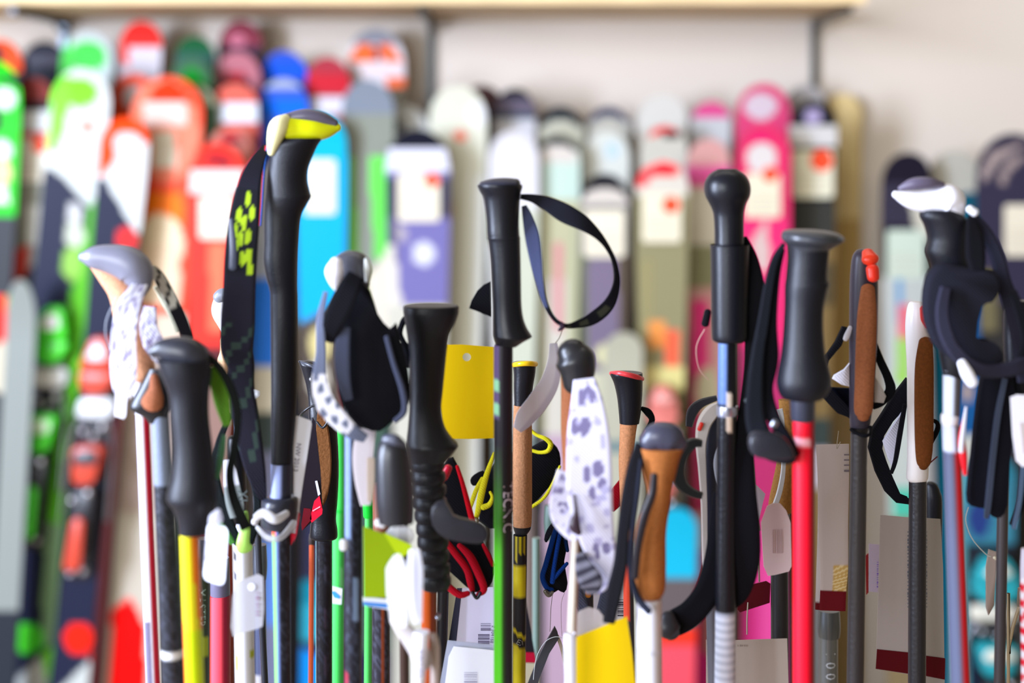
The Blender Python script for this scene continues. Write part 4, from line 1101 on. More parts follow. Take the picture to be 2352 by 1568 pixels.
# --- P11 camo
d = .97
p = pole('ball headed pole covered by a long white and purple camouflage strap', 1312, d)
make('head', tube(d, [(1312, 806, 34), (1320, 824, 46), (1326, 850, 42), (1326, 880, 34)], .9, n=24), M('plastic', (34, 34, 38)), p)
lathe('grip', p, d, [(860, 1288, 1345), (900, 1290, 1342), (1000, 1290, 1340), (1100, 1296, 1336), (1180, 1300, 1330)], M('cork', (168, 104, 70)), .8, label='cork grip behind the strap', dd=.012)
rs2 = random.Random(11)
blobs = [(rs2.random(), rs2.uniform(-1, 1), rs2.uniform(.008, .035), rs2.uniform(.06, .3)) for _ in range(55)]
def camo2(t, u):
    for bt, bu, rt, ru in blobs:
        if ((t - bt) / rt) ** 2 + ((u - bu) / ru) ** 2 < 1:
            return (176, 170, 204) if rt < .025 else (122, 114, 150)
    return (214, 210, 230)
make('strap', ribbon(d, [(1336, 850, 24, -34), (1342, 900, 36, -38), (1344, 960, 46, -42), (1345, 1030, 50, -44), (1346, 1090, 50, -44), (1352, 1140, 46, -42), (1362, 1190, 40, -40), (1372, 1240, 34, -36), (1362, 1290, 36, -34), (1350, 1320, 24, -30)], 2.5, 14, camo2, across=20), M('pfab'), p, 'white and purple camouflage strap')
make('strap_back', ribbon(d, [(1300, 1060, 24, -30), (1286, 1110, 24, -32), (1286, 1150, 26, -34), (1306, 1186, 18, -36), (1320, 1200, 8, -38)], 2, 8, camo2, across=12), M('pfab'), p, 'folded camouflage strap')
make('strap_end', ribbon(d, [(1326, 1230, 10, -40, 10), (1336, 1262, 22, -44, 0), (1350, 1292, 26, -44, 0), (1352, 1318, 12, -40, 0)], 2, 6, paint=lambda t, u: (52, 50, 62) if int(t * 9) % 2 else (120, 118, 132)), M('pfab'), p, 'dark strap end')
make('strap_knot', tube(d, [(1312, 1096, 3, -48), (1316, 1130, 5, -49), (1312, 1160, 13, -50), (1322, 1176, 7, -50)], .5), M('plastic', (56, 40, 52)), p)
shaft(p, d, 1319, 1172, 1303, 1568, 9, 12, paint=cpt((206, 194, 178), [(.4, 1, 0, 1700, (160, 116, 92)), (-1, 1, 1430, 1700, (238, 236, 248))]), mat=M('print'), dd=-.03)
make('white_sleeve', loft(d, [(1416, 1294, 1314), (1428, 1290, 1318), (1590, 1296, 1318)], .9, 14, 2, dd=-.035), M('plastic', (232, 230, 242)), p)
# straps dark below camo
d = 1.08
p = pole('dark grey shaft with crossed black straps under the camouflage strap', 1345, d)
lathe('grip', p, d, [(1200, 1330, 1368), (1300, 1326, 1372), (1360, 1330, 1366)], PL)
make('cork_inset', tube(d, [(1350, 1320, 6, -16), (1348, 1350, 7, -17)], .5), M('cork', (176, 110, 40)), p)
make('strap', ribbon(d, [(1318, 1310, 8, -20), (1326, 1350, 12, -20), (1342, 1390, 12, -20), (1352, 1430, 8, -18)], 2), M('fabric', (58, 58, 72)), p)
make('strap', ribbon(d, [(1392, 1310, 8, -20), (1386, 1350, 12, -20), (1374, 1390, 10, -20), (1360, 1430, 8, -18)], 2), M('fabric', (50, 52, 64)), p)
shaft(p, d, 1348, 1350, 1350, 1568, 15, mat=M('plastic', (34, 34, 42)))
t_ = thing('hang_card', 'small white card with black bars right of the camouflage strap', 'tag', 1420, 1.15, z=1.2)
make('tag_card', card([(1408, 1330), (1440, 1326), (1438, 1440), (1404, 1436)], 1.15), M('card', (206, 198, 192)), t_)
make('barcode', bars(1418, 1376, 1438, 1416, 1.15, False, 8, seed=3), M('card', (70, 60, 66)), t_, smooth=False)
make('black_band', card([(1428, 1300), (1446, 1300), (1442, 1324), (1426, 1326)], 1.149), M('card', (30, 28, 34)), t_)

# --- blue strap
BL = M('fabric', (10, 52, 128))
st = thing('pole_strap', 'blue piped wrist strap left of the camouflage strap', 'strap', 1272, 1.13, z=1.1)
make('strap_body', pad([(1286, 1182), (1300, 1188), (1302, 1260), (1296, 1290), (1304, 1340), (1296, 1362), (1282, 1356), (1272, 1362), (1254, 1352), (1248, 1310), (1262, 1250), (1272, 1210)], 1.135, 6, 1.5, 2), FB, st)
make('piping', tube(1.135, [(1284, 1190, 5, -3), (1268, 1240, 6, -4), (1254, 1290, 6, -5), (1246, 1320, 6, -5), (1256, 1345, 6, -5), (1268, 1350, 5, -4)], .8), BL, st, 'blue piping')
make('piping', tube(1.135, [(1290, 1200, 5, -4), (1280, 1250, 5, -6), (1272, 1295, 5, -7), (1268, 1330, 6, -7)], .8), BL, st, 'blue piping')
make('piping', tube(1.135, [(1300, 1192, 5, -2), (1298, 1230, 5, -3), (1303, 1262, 4, -3)], .8), M('fabric', (8, 34, 80)), st, 'navy piping')
make('piping', tube(1.135, [(1302, 1290, 4, -4), (1284, 1308, 5, -6), (1268, 1326, 5, -7)], .8), BL, st, 'blue piping')
make('tab', pad([(1250, 1240), (1256, 1218), (1270, 1200), (1276, 1208), (1264, 1232), (1256, 1246)], 1.14, 3, 1, 2), FB, st)
make('buckle', tube(1.135, [(1252, 1350, 5, -8), (1260, 1358, 6, -8), (1268, 1352, 4, -8)], .8), M('metal', (120, 116, 110)), st)

# --- metal hook blade and nylon thread
t_ = thing('blade_tag', 'dark folded metal tag seen edge on, standing up at the bottom centre', 'tag', 1250, 1.1, z=1.05)
make('blade', pad([(1274, 1438), (1280, 1450), (1284, 1466), (1262, 1500), (1238, 1560), (1228, 1600), (1200, 1600), (1232, 1520), (1256, 1470)], 1.1, 2.5, .8), M('plastic', (52, 52, 58)), t_)
make('rear_blade', tube(1.105, [(1280, 1460, 4), (1292, 1496, 4), (1304, 1560, 4), (1310, 1600, 4)], .5), M('plastic', (196, 180, 166)), t_)
make('thread', tube(1.095, [(1225, 1560, .8), (1232, 1510, .8), (1252, 1474, .8), (1276, 1462, .8), (1296, 1466, .8)], 1, 6), M('plastic', (190, 196, 196)), t_)
make('thread', tube(1.1, [(1270, 1360, .7), (1266, 1390, .7), (1264, 1430, .7), (1263, 1450, .7)], 1, 6), M('plastic', (80, 74, 66)), t_)
make('thread', tube(1.1, [(1296, 1362, 1), (1289, 1385, 1), (1289, 1440, 1), (1291, 1460, 1)], 1, 6), M('plastic', (176, 150, 160)), t_)

# --- P12 red rim cork
d = 1.14
p = pole('cork grip with red rimmed flared black top', 1444, d)
lathe('head', p, d, [(856, 1401, 1475), (862, 1402, 1476), (880, 1410, 1476), (910, 1417, 1475), (945, 1421, 1472), (972, 1423, 1468)], RB, .9)
make('rim', tube(d, [(1404, 857, 5, 0), (1420, 853, 6, -8), (1440, 855, 6, -11), (1462, 862, 6, -8), (1475, 870, 5, 0)], 1), M('plastic', (226, 60, 66)), p, 'red top rim')
lathe('grip', p, d, [(960, 1424, 1470), (966, 1424, 1466), (1000, 1423, 1460), (1060, 1421, 1455), (1120, 1423, 1452), (1180, 1426, 1456), (1240, 1430, 1456)], M('cork', (206, 142, 98)), .9, label='pale cork grip')
make('strap', tube(d, [(1476, 940, 5, 4), (1490, 950, 9, 6), (1500, 968, 7, 8), (1492, 990, 8, 8)], .7), FB, p)
make('strap_fold', pad([(1424, 1102), (1396, 1136), (1396, 1172), (1410, 1176), (1428, 1160), (1434, 1130)], d + .01, 4, 1), M('fabric', (150, 6, 26)), p, 'dark red strap fold')
shaft(p, d, 1442, 1236, 1446, 1568, 12, mat=M('print'), paint=cpt((60, 56, 60), [(-1, 0, 1230, 1420, (226, 74, 44)), (-1, -.2, 1480, 1510, (226, 60, 40))]))

# --- P13 dark capped cork grip
d = .93
p = pole('copper cork grip with round blue black cap on a white shaft', 1493, d)
make('cap', tube(d, [(1492, 1016, 26), (1506, 1006, 33), (1524, 1004, 35), (1544, 1010, 34), (1558, 1020, 24)], .85, n=24), M('plastic', (62, 62, 78)), p)
lathe('grip', p, d, [(1028, 1470, 1572), (1050, 1472, 1562), (1090, 1478, 1552), (1120, 1486, 1545), (1150, 1486, 1540), (1185, 1468, 1535), (1230, 1458, 1530), (1300, 1456, 1530), (1350, 1460, 1528), (1372, 1470, 1518), (1380, 1478, 1508)], M('cork', (168, 102, 52)), .8, label='copper cork grip', sub=5)
make('side_panel', tube(d, [(1494, 1070, 8, -26), (1490, 1110, 9, -26), (1472, 1160, 10, -26), (1458, 1230, 9, -24), (1452, 1300, 8, -22)], .5), M('rubber', (32, 28, 34)), p)
make('strap', ribbon(d, [(1472, 1020, 12, 0), (1456, 1070, 17, -6), (1440, 1140, 17, -10), (1428, 1210, 14, -12), (1422, 1280, 16, -12), (1408, 1350, 18, -10), (1396, 1420, 14, -8)], 2.5), M('fabric', (26, 26, 32)), p)
make('strap_cord', tube(d, [(1470, 1050, 5, -8), (1462, 1120, 6, -10), (1450, 1200, 6, -12), (1444, 1290, 6, -12), (1462, 1360, 8, -10), (1484, 1382, 8, -18)], .7), M('fabric', (30, 32, 44)), p)
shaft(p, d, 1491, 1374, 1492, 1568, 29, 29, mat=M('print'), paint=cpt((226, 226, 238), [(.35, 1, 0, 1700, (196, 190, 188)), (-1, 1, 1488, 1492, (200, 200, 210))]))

# --- yellow card 2 with clear hanger
t_ = thing('yellow_card', 'tilted yellow hang card with clear rounded hanger at the bottom edge', 'tag', 1385, .95, z=1.1)
make('tag_card', card([(1312, 1468), (1440, 1416), (1452, 1500), (1462, 1600), (1326, 1600)], .955, .8), M('card', (234, 198, 0)), t_)
make('hanger', card([(1310, 1466), (1314, 1430), (1330, 1404), (1352, 1395), (1374, 1400), (1396, 1428), (1398, 1434)], .957, 1, sub=1), M('clear', (206, 196, 192)), t_)

# --- mid right dark strap swag
st = thing('pole_strap', 'wide black velvet strap swinging down to the lower left, right of the white shaft', 'strap', 1590, 1.0, z=1.15)
make('strap_band', ribbon(1.0, [(1668, 1130, 30, 0), (1662, 1220, 34, 0), (1648, 1290, 34, -4), (1622, 1350, 30, -8), (1585, 1395, 30, -10), (1545, 1420, 30, -10), (1525, 1432, 22, -8)], 4), FB, st)
make('strap_end', tube(1.0, [(1530, 1400, 16, -14), (1532, 1425, 26, -16), (1540, 1440, 18, -14)], .5), M('rubber', (38, 38, 42)), st)
st = thing('strap_loop', 'rubbery black loop between the copper cork grip and the white shell grip', 'strap', 1580, 1.0, z=1.25)
make('loop_band', ribbon(1.0, [(1612, 1018, 8), (1590, 1018, 12), (1565, 1042, 16), (1556, 1080, 16), (1566, 1112, 13), (1588, 1130, 10), (1612, 1138, 8)], 5), M('rubber', (24, 28, 30)), st)

# --- white shell grip
d = 1.06
p = pole('grip with curved white shell and small red mark, left of the ball topped pole', 1620, d)
make('shell', ribbon(d, [(1650, 926, 8, -6), (1630, 940, 16, -10), (1612, 966, 16, -12), (1605, 1010, 12, -12), (1608, 1070, 9, -12), (1612, 1150, 7, -12), (1614, 1250, 6, -10), (1616, 1310, 5, -8)], 7), M('plastic', (214, 208, 206)), p, 'white curved shell')
lathe('grip', p, d, [(945, 1632, 1660), (980, 1622, 1662), (1040, 1616, 1652), (1120, 1616, 1648), (1230, 1618, 1646), (1290, 1620, 1646)], M('foam', (46, 50, 68)), .7)
make('back_cover', ribbon(d, [(1650, 918, 6, 8), (1614, 932, 10, 10), (1594, 952, 12, 10), (1586, 985, 8, 10)], 4), M('rubber', (34, 36, 44)), p)
make('red_mark', tube(d, [(1604, 962, 5, -18), (1599, 974, 5, -18)], .6), M('plastic', (236, 52, 38)), p, 'red mark')
make('inner_glint', ribbon(d, [(1642, 1010, 3, -20), (1637, 1050, 7, -20), (1643, 1100, 5, -20)], 2), M('plastic', (196, 206, 226)), p)
shaft(p, d, 1632, 1280, 1640, 1568, 14, mat=M('plastic', (96, 96, 106)))

# --- P14 ball topped
d = .99
p = pole('tall pole with round grey ball top and black tube grip', 1672, d)
lathe('grip', p, d, [(388, 1650, 1690), (390, 1645, 1694), (400, 1630, 1710), (415, 1620, 1720), (432, 1617, 1724), (450, 1620, 1722), (466, 1628, 1714), (480, 1635, 1710), (496, 1639, 1708), (530, 1641, 1708), (560, 1641, 1708), (563, 1641, 1708), (565, 1632, 1720), (568, 1632, 1720), (640, 1633, 1720), (740, 1634, 1718), (774, 1635, 1717), (782, 1638, 1712), (786, 1645, 1705)], RB, .95, sub=4, n=28)
def sh14(u, y, st):
    if y < 930 and -1 < u < -.15 and st < .3:
        return (92, 120, 176)  # blue-silver highlight painted down the left of the shaft
    if 900 < y < 935 and -.2 < u < .5 and st < 0:
        return (228, 214, 200)
    if 950 < y < 992 and -.3 < u < .4 and st < 0:
        return (228, 206, 184)
    if 934 <= y <= 950:
        return (190, 196, 222)
    if y < 1400:
        return (20, 20, 27)
    return (205, 208, 220) if (int(y / 9) % 2) else (168, 172, 188)
shaft(p, d, 1670, 786, 1665, 1568, 21, 24, paint=sh14)
make('clamp_ring', loft(d, [(932, 1645, 1694), (935, 1645, 1695), (949, 1645, 1695), (952, 1645, 1694)], 1, 20, 1), M('metal', (190, 194, 214)), p)
make('strap', ribbon(d, [(1712, 545, 6, 6), (1726, 600, 18, 4), (1734, 680, 26, 0), (1738, 760, 28, 0), (1734, 840, 24, 2), (1722, 920, 20, 4), (1712, 980, 20, 4), (1706, 1050, 26, 0), (1700, 1130, 36, -2), (1704, 1210, 40, -2), (1706, 1290, 38, 0), (1690, 1360, 34, 4), (1668, 1390, 22, 6)], 3.5, 8), FB, p)
make('strap_tab', tube(d, [(1630, 720, 8, 10), (1624, 748, 9, 10)], .6), FB, p)
make('strap_button', tube(d, [(1704, 905, 7, -26), (1704, 906, 7, -22)], 1, 12, 1), M('metal', (130, 150, 160)), p)
make('thread', tube(d, [(1622, 760, 1, 8), (1604, 800, 1, 10), (1610, 850, 1, 12), (1634, 880, 1, 14)], 1, 6), M('plastic', (214, 170, 160)), p)

# --- P15 big foam grip
d = .925
p = pole('large charcoal foam grip with flat disc top on a bright red shaft', 1850, d)
lathe('grip', p, d, [(548, 1812, 1900), (560, 1810, 1904), (580, 1812, 1904), (600, 1812, 1902), (622, 1810, 1900), (640, 1808, 1900), (652, 1806, 1904), (665, 1805, 1900), (700, 1805, 1892), (740, 1803, 1890), (780, 1800, 1892), (815, 1796, 1896), (845, 1789, 1904), (868, 1785, 1909), (885, 1785, 1908), (902, 1790, 1900), (914, 1800, 1890), (918, 1812, 1880)], FO, .9, sub=4, n=28)
lathe('disc_top', p, d, [(528, 1808, 1880), (531, 1800, 1905), (538, 1796, 1928), (548, 1796, 1938), (556, 1802, 1934), (564, 1812, 1918), (575, 1816, 1902)], M('plastic', (50, 52, 58)), 1.0, n=28)
lathe('lower_sleeve', p, d, [(914, 1814, 1872), (920, 1815, 1872), (960, 1817, 1871), (966, 1819, 1870)], M('plastic', (46, 48, 62)), 1.0, sub=1)
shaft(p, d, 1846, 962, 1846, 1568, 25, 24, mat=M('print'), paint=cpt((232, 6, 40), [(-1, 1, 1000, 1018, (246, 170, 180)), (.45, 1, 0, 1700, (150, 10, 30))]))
make('strap', ribbon(d, [(1806, 562, 5, 8), (1786, 600, 8, 10), (1772, 660, 11, 10), (1760, 740, 13, 10), (1746, 820, 16, 8), (1738, 900, 20, 6), (1738, 970, 24, 2), (1758, 1020, 26, -4), (1800, 1036, 24, -8), (1822, 1044, 12, -8)], 3.5, 8), M('fabric', (20, 22, 28)), p)
make('strap_second', ribbon(d, [(1808, 575, 4, 12), (1794, 640, 7, 14), (1784, 740, 10, 14), (1776, 830, 20, 12), (1764, 900, 18, 10), (1778, 960, 16, 4), (1806, 1010, 14, -2), (1824, 1044, 10, -6)], 3, 8), FB, p)
make('strap_pad', pad([(1722, 1008), (1740, 992), (1775, 994), (1806, 1008), (1826, 1040), (1824, 1056), (1780, 1058), (1740, 1052), (1724, 1036)], d - .024, 9, 3, 2), M('rubber', (36, 36, 44)), p)
make('snap', tube(d, [(1770, 958, 8, -16), (1766, 966, 8, -16)], .6), MET, p)

# --- grey-cork pole behind between P14 and P15, with pink tag, small beige tag
d = 1.12
p = pole('light cork grip with grey rim half hidden behind the red shaft', 1790, d)
lathe('grip', p, d, [(918, 1788, 1830), (960, 1790, 1832), (1020, 1786, 1830), (1060, 1784, 1828), (1110, 1774, 1824), (1150, 1766, 1820), (1176, 1764, 1818)], M('cork', (166, 118, 62)), .8, label='tan cork grip')
make('rim', ribbon(d, [(1782, 930, 7, -16), (1788, 965, 5, -17), (1790, 1050, 5, -18), (1782, 1110, 6, -18), (1766, 1160, 6, -17)], 3), M('plastic', (206, 206, 206)), p, 'pale grey rim')
lathe('shaft_sleeve', p, d, [(1170, 1768, 1814), (1200, 1770, 1812), (1240, 1770, 1812)], PL)
shaft(p, d, 1790, 1235, 1791, 1568, 20, mat=M('plastic', (34, 34, 38)))
t_ = thing('price_tag', 'soft pink rounded tag left of the bright red shaft', 'tag', 1785, 1.05, z=1.15)
make('tag_card', card([(1762, 1162), (1776, 1155), (1792, 1156), (1806, 1172), (1816, 1200), (1818, 1300), (1812, 1312), (1780, 1320), (1764, 1322), (1754, 1300), (1748, 1200)], 1.055), M('card', (226, 200, 200)), t_)
make('printed_lines', bars(1774, 1215, 1800, 1270, 1.055, True, 6, seed=12), M('card', (206, 178, 180)), t_, smooth=False)
t_ = thing('price_tag', 'small beige tag with an eyelet under the black strap pad', 'tag', 1715, 1.06, z=1.2)
make('tag_card', ribbon(1.06, [(1712, 1030, 13), (1713, 1060, 19), (1718, 1110, 18), (1724, 1160, 14), (1738, 1220, 10)], .7), M('card', (166, 152, 136)), t_)  # beige dulled to hold the shade this tag hangs in
make('eyelet', tube(1.055, [(1703, 1042, 3), (1710, 1050, 4), (1718, 1046, 3), (1712, 1036, 3), (1703, 1042, 3)], 1, 8), M('plastic', (70, 90, 60)), t_)
make('printed_text', bars(1706, 1062, 1709, 1120, 1.0595, False, 10, seed=9, off=-.0012), M('card', (96, 90, 88)), t_, smooth=False)
t_ = thing('price_tag', 'lavender triangular tag on a wire below the small beige tag', 'tag', 1742, 1.08, z=1.15)
make('tag_card', card([(1726, 1108), (1736, 1112), (1758, 1134), (1752, 1156), (1742, 1200), (1736, 1196), (1728, 1150)], 1.08), M('card', (206, 200, 214)), t_)
make('wire', tube(1.08, [(1740, 1196, 2), (1742, 1260, 2), (1744, 1335, 2)], 1, 8), STR, t_)
t_ = thing('hang_card', 'dark red slanted card between the white carbon shaft and the black shaft', 'tag', 1730, 1.13, z=1.1)
make('tag_card', card([(1694, 1350), (1760, 1334), (1770, 1340), (1768, 1384), (1700, 1406), (1694, 1400)], 1.14), M('card', (78, 6, 16)), t_)
make('wire', tube(1.135, [(1718, 1384, 1.6), (1716, 1420, 1.6), (1716, 1456, 1.6)], 1, 8), STR, t_)
t_ = thing('hang_card', 'large blank beige card at the bottom edge left of the red shaft', 'tag', 1718, 1.07, z=1.1)
make('tag_card', card([(1622, 1469), (1690, 1470), (1808, 1466), (1812, 1600), (1622, 1600)], 1.08), M('card', (184, 170, 160)), t_)  # card colour darkened for the unlit lower right
make('print', bars(1694, 1480, 1720, 1484, 1.08, True, 5), M('card', (150, 138, 130)), t_, smooth=False)

# --- beige curved card between red shaft and P16
t_ = thing('hang_card', 'tall curved beige card with a yellow flower print and dark red foot', 'tag', 1912, 1.12, z=1.15)
def flow(t, u):
    y = 1015 + t * 390
    if y > 1338:
        return (96, 8, 18)
    if y > 1245 and u > -.1:
        if (t * 60 + u * 3) % 2 < 1.2:
            return (186, 150, 84)
        return (214, 190, 140)
    return (182, 166, 158)  # dull beige with shade mixed into the card colour
make('tag_card', ribbon(1.12, [(1912, 1020, 38), (1914, 1100, 36), (1914, 1200, 34), (1916, 1300, 32), (1914, 1350, 30), (1912, 1402, 30)], .8, 14, flow, across=14), M('printmat'), t_)
make('folded_back', ribbon(1.125, [(1886, 1040, 8), (1886, 1200, 8), (1884, 1340, 10), (1880, 1400, 8)], .8, 8, paint=lambda t, u: (96, 8, 18) if t > .84 else (206, 198, 196)), M('printmat'), t_)
make('print_lines', bars(1938, 1042, 1950, 1090, 1.119, False, 4, seed=2, off=-.001), M('card', (110, 100, 104)), t_, smooth=False)
# lettered grey shaft
p = pole('grey metal tube with embossed digits low between the red and dark shafts', 1900, 1.2)
lathe('grip', p, 1.2, [(1400, 1880, 1928), (1440, 1878, 1930), (1462, 1880, 1928)], M('metal', (110, 116, 120)))
shaft(p, 1.2, 1902, 1455, 1902, 1568, 22, mat=M('metal', (140, 146, 150)))
letters('lettering', '1 0 0', 1902, 1520, 24, 1.2, p, M('card', (190, 194, 196)), 90, rad=(22, 0))
make('thread', tube(1.1, [(1926, 990, .9), (1922, 1030, .9), (1930, 1015, .9)], 1, 6), STR, p)

# --- P16 orange-red button cork
d = 1.04
p = pole('slim brown cork grip with orange red button top and dark shaft', 1974, d)
lathe('shell', p, d, [(572, 1974, 1996), (576, 1966, 2004), (590, 1958, 2011), (620, 1954, 2014), (660, 1952, 2016), (760, 1951, 2015), (860, 1951, 2010), (930, 1951, 2004), (970, 1952, 1999), (985, 1954, 1996)], M('rubber', (56, 50, 62)), .9)
make('red_top', tube(d, [(1984, 578, 14, -12), (1986, 590, 20, -16)], .7), M('plastic', (250, 62, 30)), p, 'orange red top')
make('button', tube(d, [(1988, 612, 15, -20), (1989, 630, 14, -21)], .8), M('plastic', (250, 54, 32)), p, 'orange red button')
make('cork_panel', tube(d, [(1984, 660, 16, -12), (1982, 720, 22, -12), (1979, 800, 23, -12), (1976, 880, 22, -12), (1975, 935, 21, -10), (1975, 950, 14, -10)], .75, n=20), M('cork', (168, 102, 66)), p)
lathe('lower_cuff', p, d, [(980, 1952, 1998), (990, 1954, 1994), (1002, 1955, 1993)], RB)
shaft(p, d, 1973, 995, 1964, 1568, 19, 19, mat=M('carbon', (54, 50, 52)))
make('strap_left', pad([(1948, 752), (1934, 790), (1904, 826), (1896, 860), (1914, 900), (1938, 925), (1952, 940), (1952, 960), (1925, 950), (1892, 915), (1880, 860), (1890, 828), (1920, 785), (1936, 750)], d + .004, 5, 1.5), FB, p)
make('strap_web', pad([(1882, 868), (1912, 890), (1952, 892), (1952, 962), (1910, 930)], d + .014, 4, 1), M('fabric', (12, 16, 34)), p)
make('strap_right', ribbon(d, [(2012, 790, 7, 6), (2026, 830, 9, 6), (2044, 870, 10, 6), (2050, 900, 12, 6), (2030, 925, 10, 6), (2008, 935, 8, 4)], 3), FB, p)
make('strap_lining', pad([(1952, 834), (1940, 848), (1916, 862), (1912, 870), (1934, 884), (1952, 888)], d - .002, 3, 1), M('fabric', (226, 224, 236)), p, 'white strap lining')
make('strap_lining_right', pad([(2008, 860), (2020, 880), (2036, 910), (2030, 926), (2008, 924)], d - .001, 3, 1), M('fabric', (196, 190, 188)), p, 'pale strap lining')
make('clip', tube(d, [(1950, 750, 5, -4), (1942, 768, 7, -5), (1938, 776, 6, -5)], .6), M('clear', (236, 236, 244)), p)
make('cuff_ring', tube(d, [(1952, 984, 4, -4), (1966, 988, 4, -18), (1984, 986, 4, -17), (1997, 978, 4, -4)], 1, 8), FB, p)

# --- P17 white shell / brown cork
d = 1.08
p = pole('brown cork grip in a white shell with red button, black shaft', 2107, d)
lathe('shell', p, d, [(692, 2094, 2112), (696, 2088, 2124), (712, 2083, 2134), (745, 2080, 2136), (790, 2081, 2136), (850, 2084, 2136), (950, 2084, 2135), (1050, 2084, 2133), (1090, 2082, 2132), (1100, 2083, 2130), (1106, 2088, 2126)], M('plastic', (222, 214, 210)), .9)
make('red_top', tube(d, [(2112, 704, 12, -14), (2116, 722, 17, -17), (2120, 738, 14, -18)], .7), M('plastic', (236, 40, 30)), p, 'red top and button')
make('cork_panel', tube(d, [(2114, 780, 16, -14), (2112, 830, 21, -13), (2112, 900, 22, -12), (2112, 1000, 21, -12), (2112, 1050, 17, -11), (2112, 1064, 10, -10)], .75, n=20), M('cork', (112, 62, 26)), p)
shaft(p, d, 2108, 1100, 2106, 1568, 20, 20, mat=M('carbon', (32, 30, 34)))
make('strap', pad([(2084, 868), (2056, 904), (2024, 955), (2004, 985), (1996, 1030), (2012, 1085), (2034, 1130), (2060, 1156), (2090, 1160), (2090, 1148), (2070, 1140), (2052, 1100), (2036, 1060), (2026, 1030), (2030, 1000), (2052, 965), (2084, 930)], d + .012, 6, 2), FB, p)
make('strap_lining', pad([(2074, 944), (2046, 985), (2028, 1014), (2040, 1052), (2050, 1074), (2062, 1020), (2078, 960)], d + .008, 3, 1), M('fabric', (208, 206, 222)), p, 'white strap lining')
make('strap_inner', ribbon(d, [(2082, 930, 5, 4), (2070, 1000, 6, 4), (2060, 1060, 5, 4), (2052, 1090, 4, 6)], 3), FB, p)
make('strap_cord', tube(d, [(2136, 980, 3, 8), (2146, 970, 4, 8), (2160, 976, 5, 8), (2160, 992, 6, 8), (2146, 1020, 6, 8), (2136, 1045, 4, 8)], .8, 10), FB, p)
make('cord_loose', tube(d, [(2136, 1080, 1.5, 8), (2142, 1070, 1.5, 8), (2160, 1054, 1.5, 8)], 1, 6), M('fabric', (110, 40, 48)), p)
for nm, q, x0, x1, dz in (('tall shade-greyed beige card with dark red foot, left of the black shaft', [(2022, 1182), (2090, 1188), (2096, 1300), (2092, 1540), (2086, 1548), (2012, 1535), (2016, 1400)], 2013, 2090, 1.14),
                          ('tall shade-greyed beige card with dark red foot, right of the black shaft', [(2104, 1188), (2160, 1192), (2166, 1300), (2170, 1575), (2124, 1568), (2110, 1540)], 2110, 2170, 1.15)):
    t_ = thing('hang_card', nm, 'tag', (x0 + x1) / 2, dz, 'tall cards behind the black shaft', z=1.1)
    make('tag_card', card(q, dz), M('card', (168, 156, 152) if x0 < 2100 else (162, 154, 146)), t_)  # grey-beige base colour carries the shade on these unlit cards
    yb = 1492 if x0 < 2100 else 1505
    make('red_foot', card([(x0 + 1, yb - 2), (x1 + 1, yb + 6), (x1, yb + 55), (x0 - 2, yb + 43)], dz, .3, off=-.0005), M('card', (84, 4, 14)), t_)
    make('printed_text', bars((2084 if x0 < 2100 else 2124), 1220, (2090 if x0 < 2100 else 2129), 1400, dz, False, 22, seed=21, off=-.0005), M('card', (84, 92, 110)), t_, smooth=False)
t_ = thing('price_tag', 'small lilac grey tag with violet print left of the tall cards', 'tag', 2008, 1.16, z=1.15)
make('tag_card', card([(1996, 1248), (2034, 1252), (2034, 1362), (1996, 1358)], 1.16), M('card', (172, 156, 170)), t_)
make('printed_text', bars(2014, 1290, 2018, 1350, 1.16, False, 12, seed=31), M('card', (110, 80, 160)), t_, smooth=False)
make('red_side', card([(1988, 1276), (1995, 1270), (1995, 1360), (1990, 1366)], 1.163), M('card', (130, 30, 30)), t_)

# --- P18 white pistol head right
d = .95
p = pole('black grip with white pistol head and silver red shaft at the right', 2182, d)
make('head', tube(d, [(2056, 446, 8), (2084, 456, 19), (2118, 462, 26), (2152, 460, 31), (2178, 460, 38), (2192, 484, 26), (2203, 508, 9)], 1.1), M('gloss', (240, 238, 248)), p, 'white pistol head')
make('head_cap', tube(d, [(2064, 432, 6, -4), (2092, 422, 14, -6), (2128, 420, 14, -6), (2160, 424, 8, -4)], .95), M('plastic', (96, 88, 108)), p, 'grey top highlight built as a piece')
lathe('grip', p, d, [(482, 2116, 2200), (496, 2112, 2214), (520, 2124, 2226), (550, 2132, 2228), (578, 2126, 2226), (610, 2138, 2232), (650, 2146, 2236), (720, 2150, 2236), (800, 2156, 2232), (850, 2164, 2226), (870, 2168, 2210)], FO, .8)
make('strap_pin', tube(d, [(2216, 478, 9, -10), (2228, 486, 10, -10)], .8), WHT, p, 'white strap pin')
make('strap_outer', ribbon(d, [(2232, 490, 9, 0), (2262, 535, 15, -2), (2286, 590, 16, -4), (2300, 650, 17, -6), (2320, 700, 20, -4), (2338, 760, 20, 0), (2352, 820, 18, 4), (2360, 880, 16, 6)], 3.5), M('fabric', (40, 40, 54)), p)
make('strap_inner', ribbon(d, [(2222, 500, 10, -8), (2216, 540, 20, -20), (2214, 580, 22, -24), (2216, 612, 16, -26)], 3), FB, p)
make('strap_bundle', pad([(2142, 622), (2170, 606), (2230, 616), (2290, 622), (2302, 660), (2286, 690), (2260, 700), (2246, 780), (2280, 790), (2300, 800), (2310, 832), (2270, 846), (2220, 844), (2180, 820), (2148, 790), (2128, 740), (2124, 690), (2130, 650)], d - .028, 12, 4, 2), M('fabric', (28, 28, 38)), p)
make('strap_front', ribbon(d, [(2140, 650, 12, -30), (2128, 700, 14, -34), (2136, 752, 16, -36), (2166, 800, 16, -36), (2210, 828, 16, -34), (2260, 834, 16, -30), (2310, 826, 18, -26), (2352, 806, 18, -20)], 4), M('fabric', (44, 43, 58)), p)
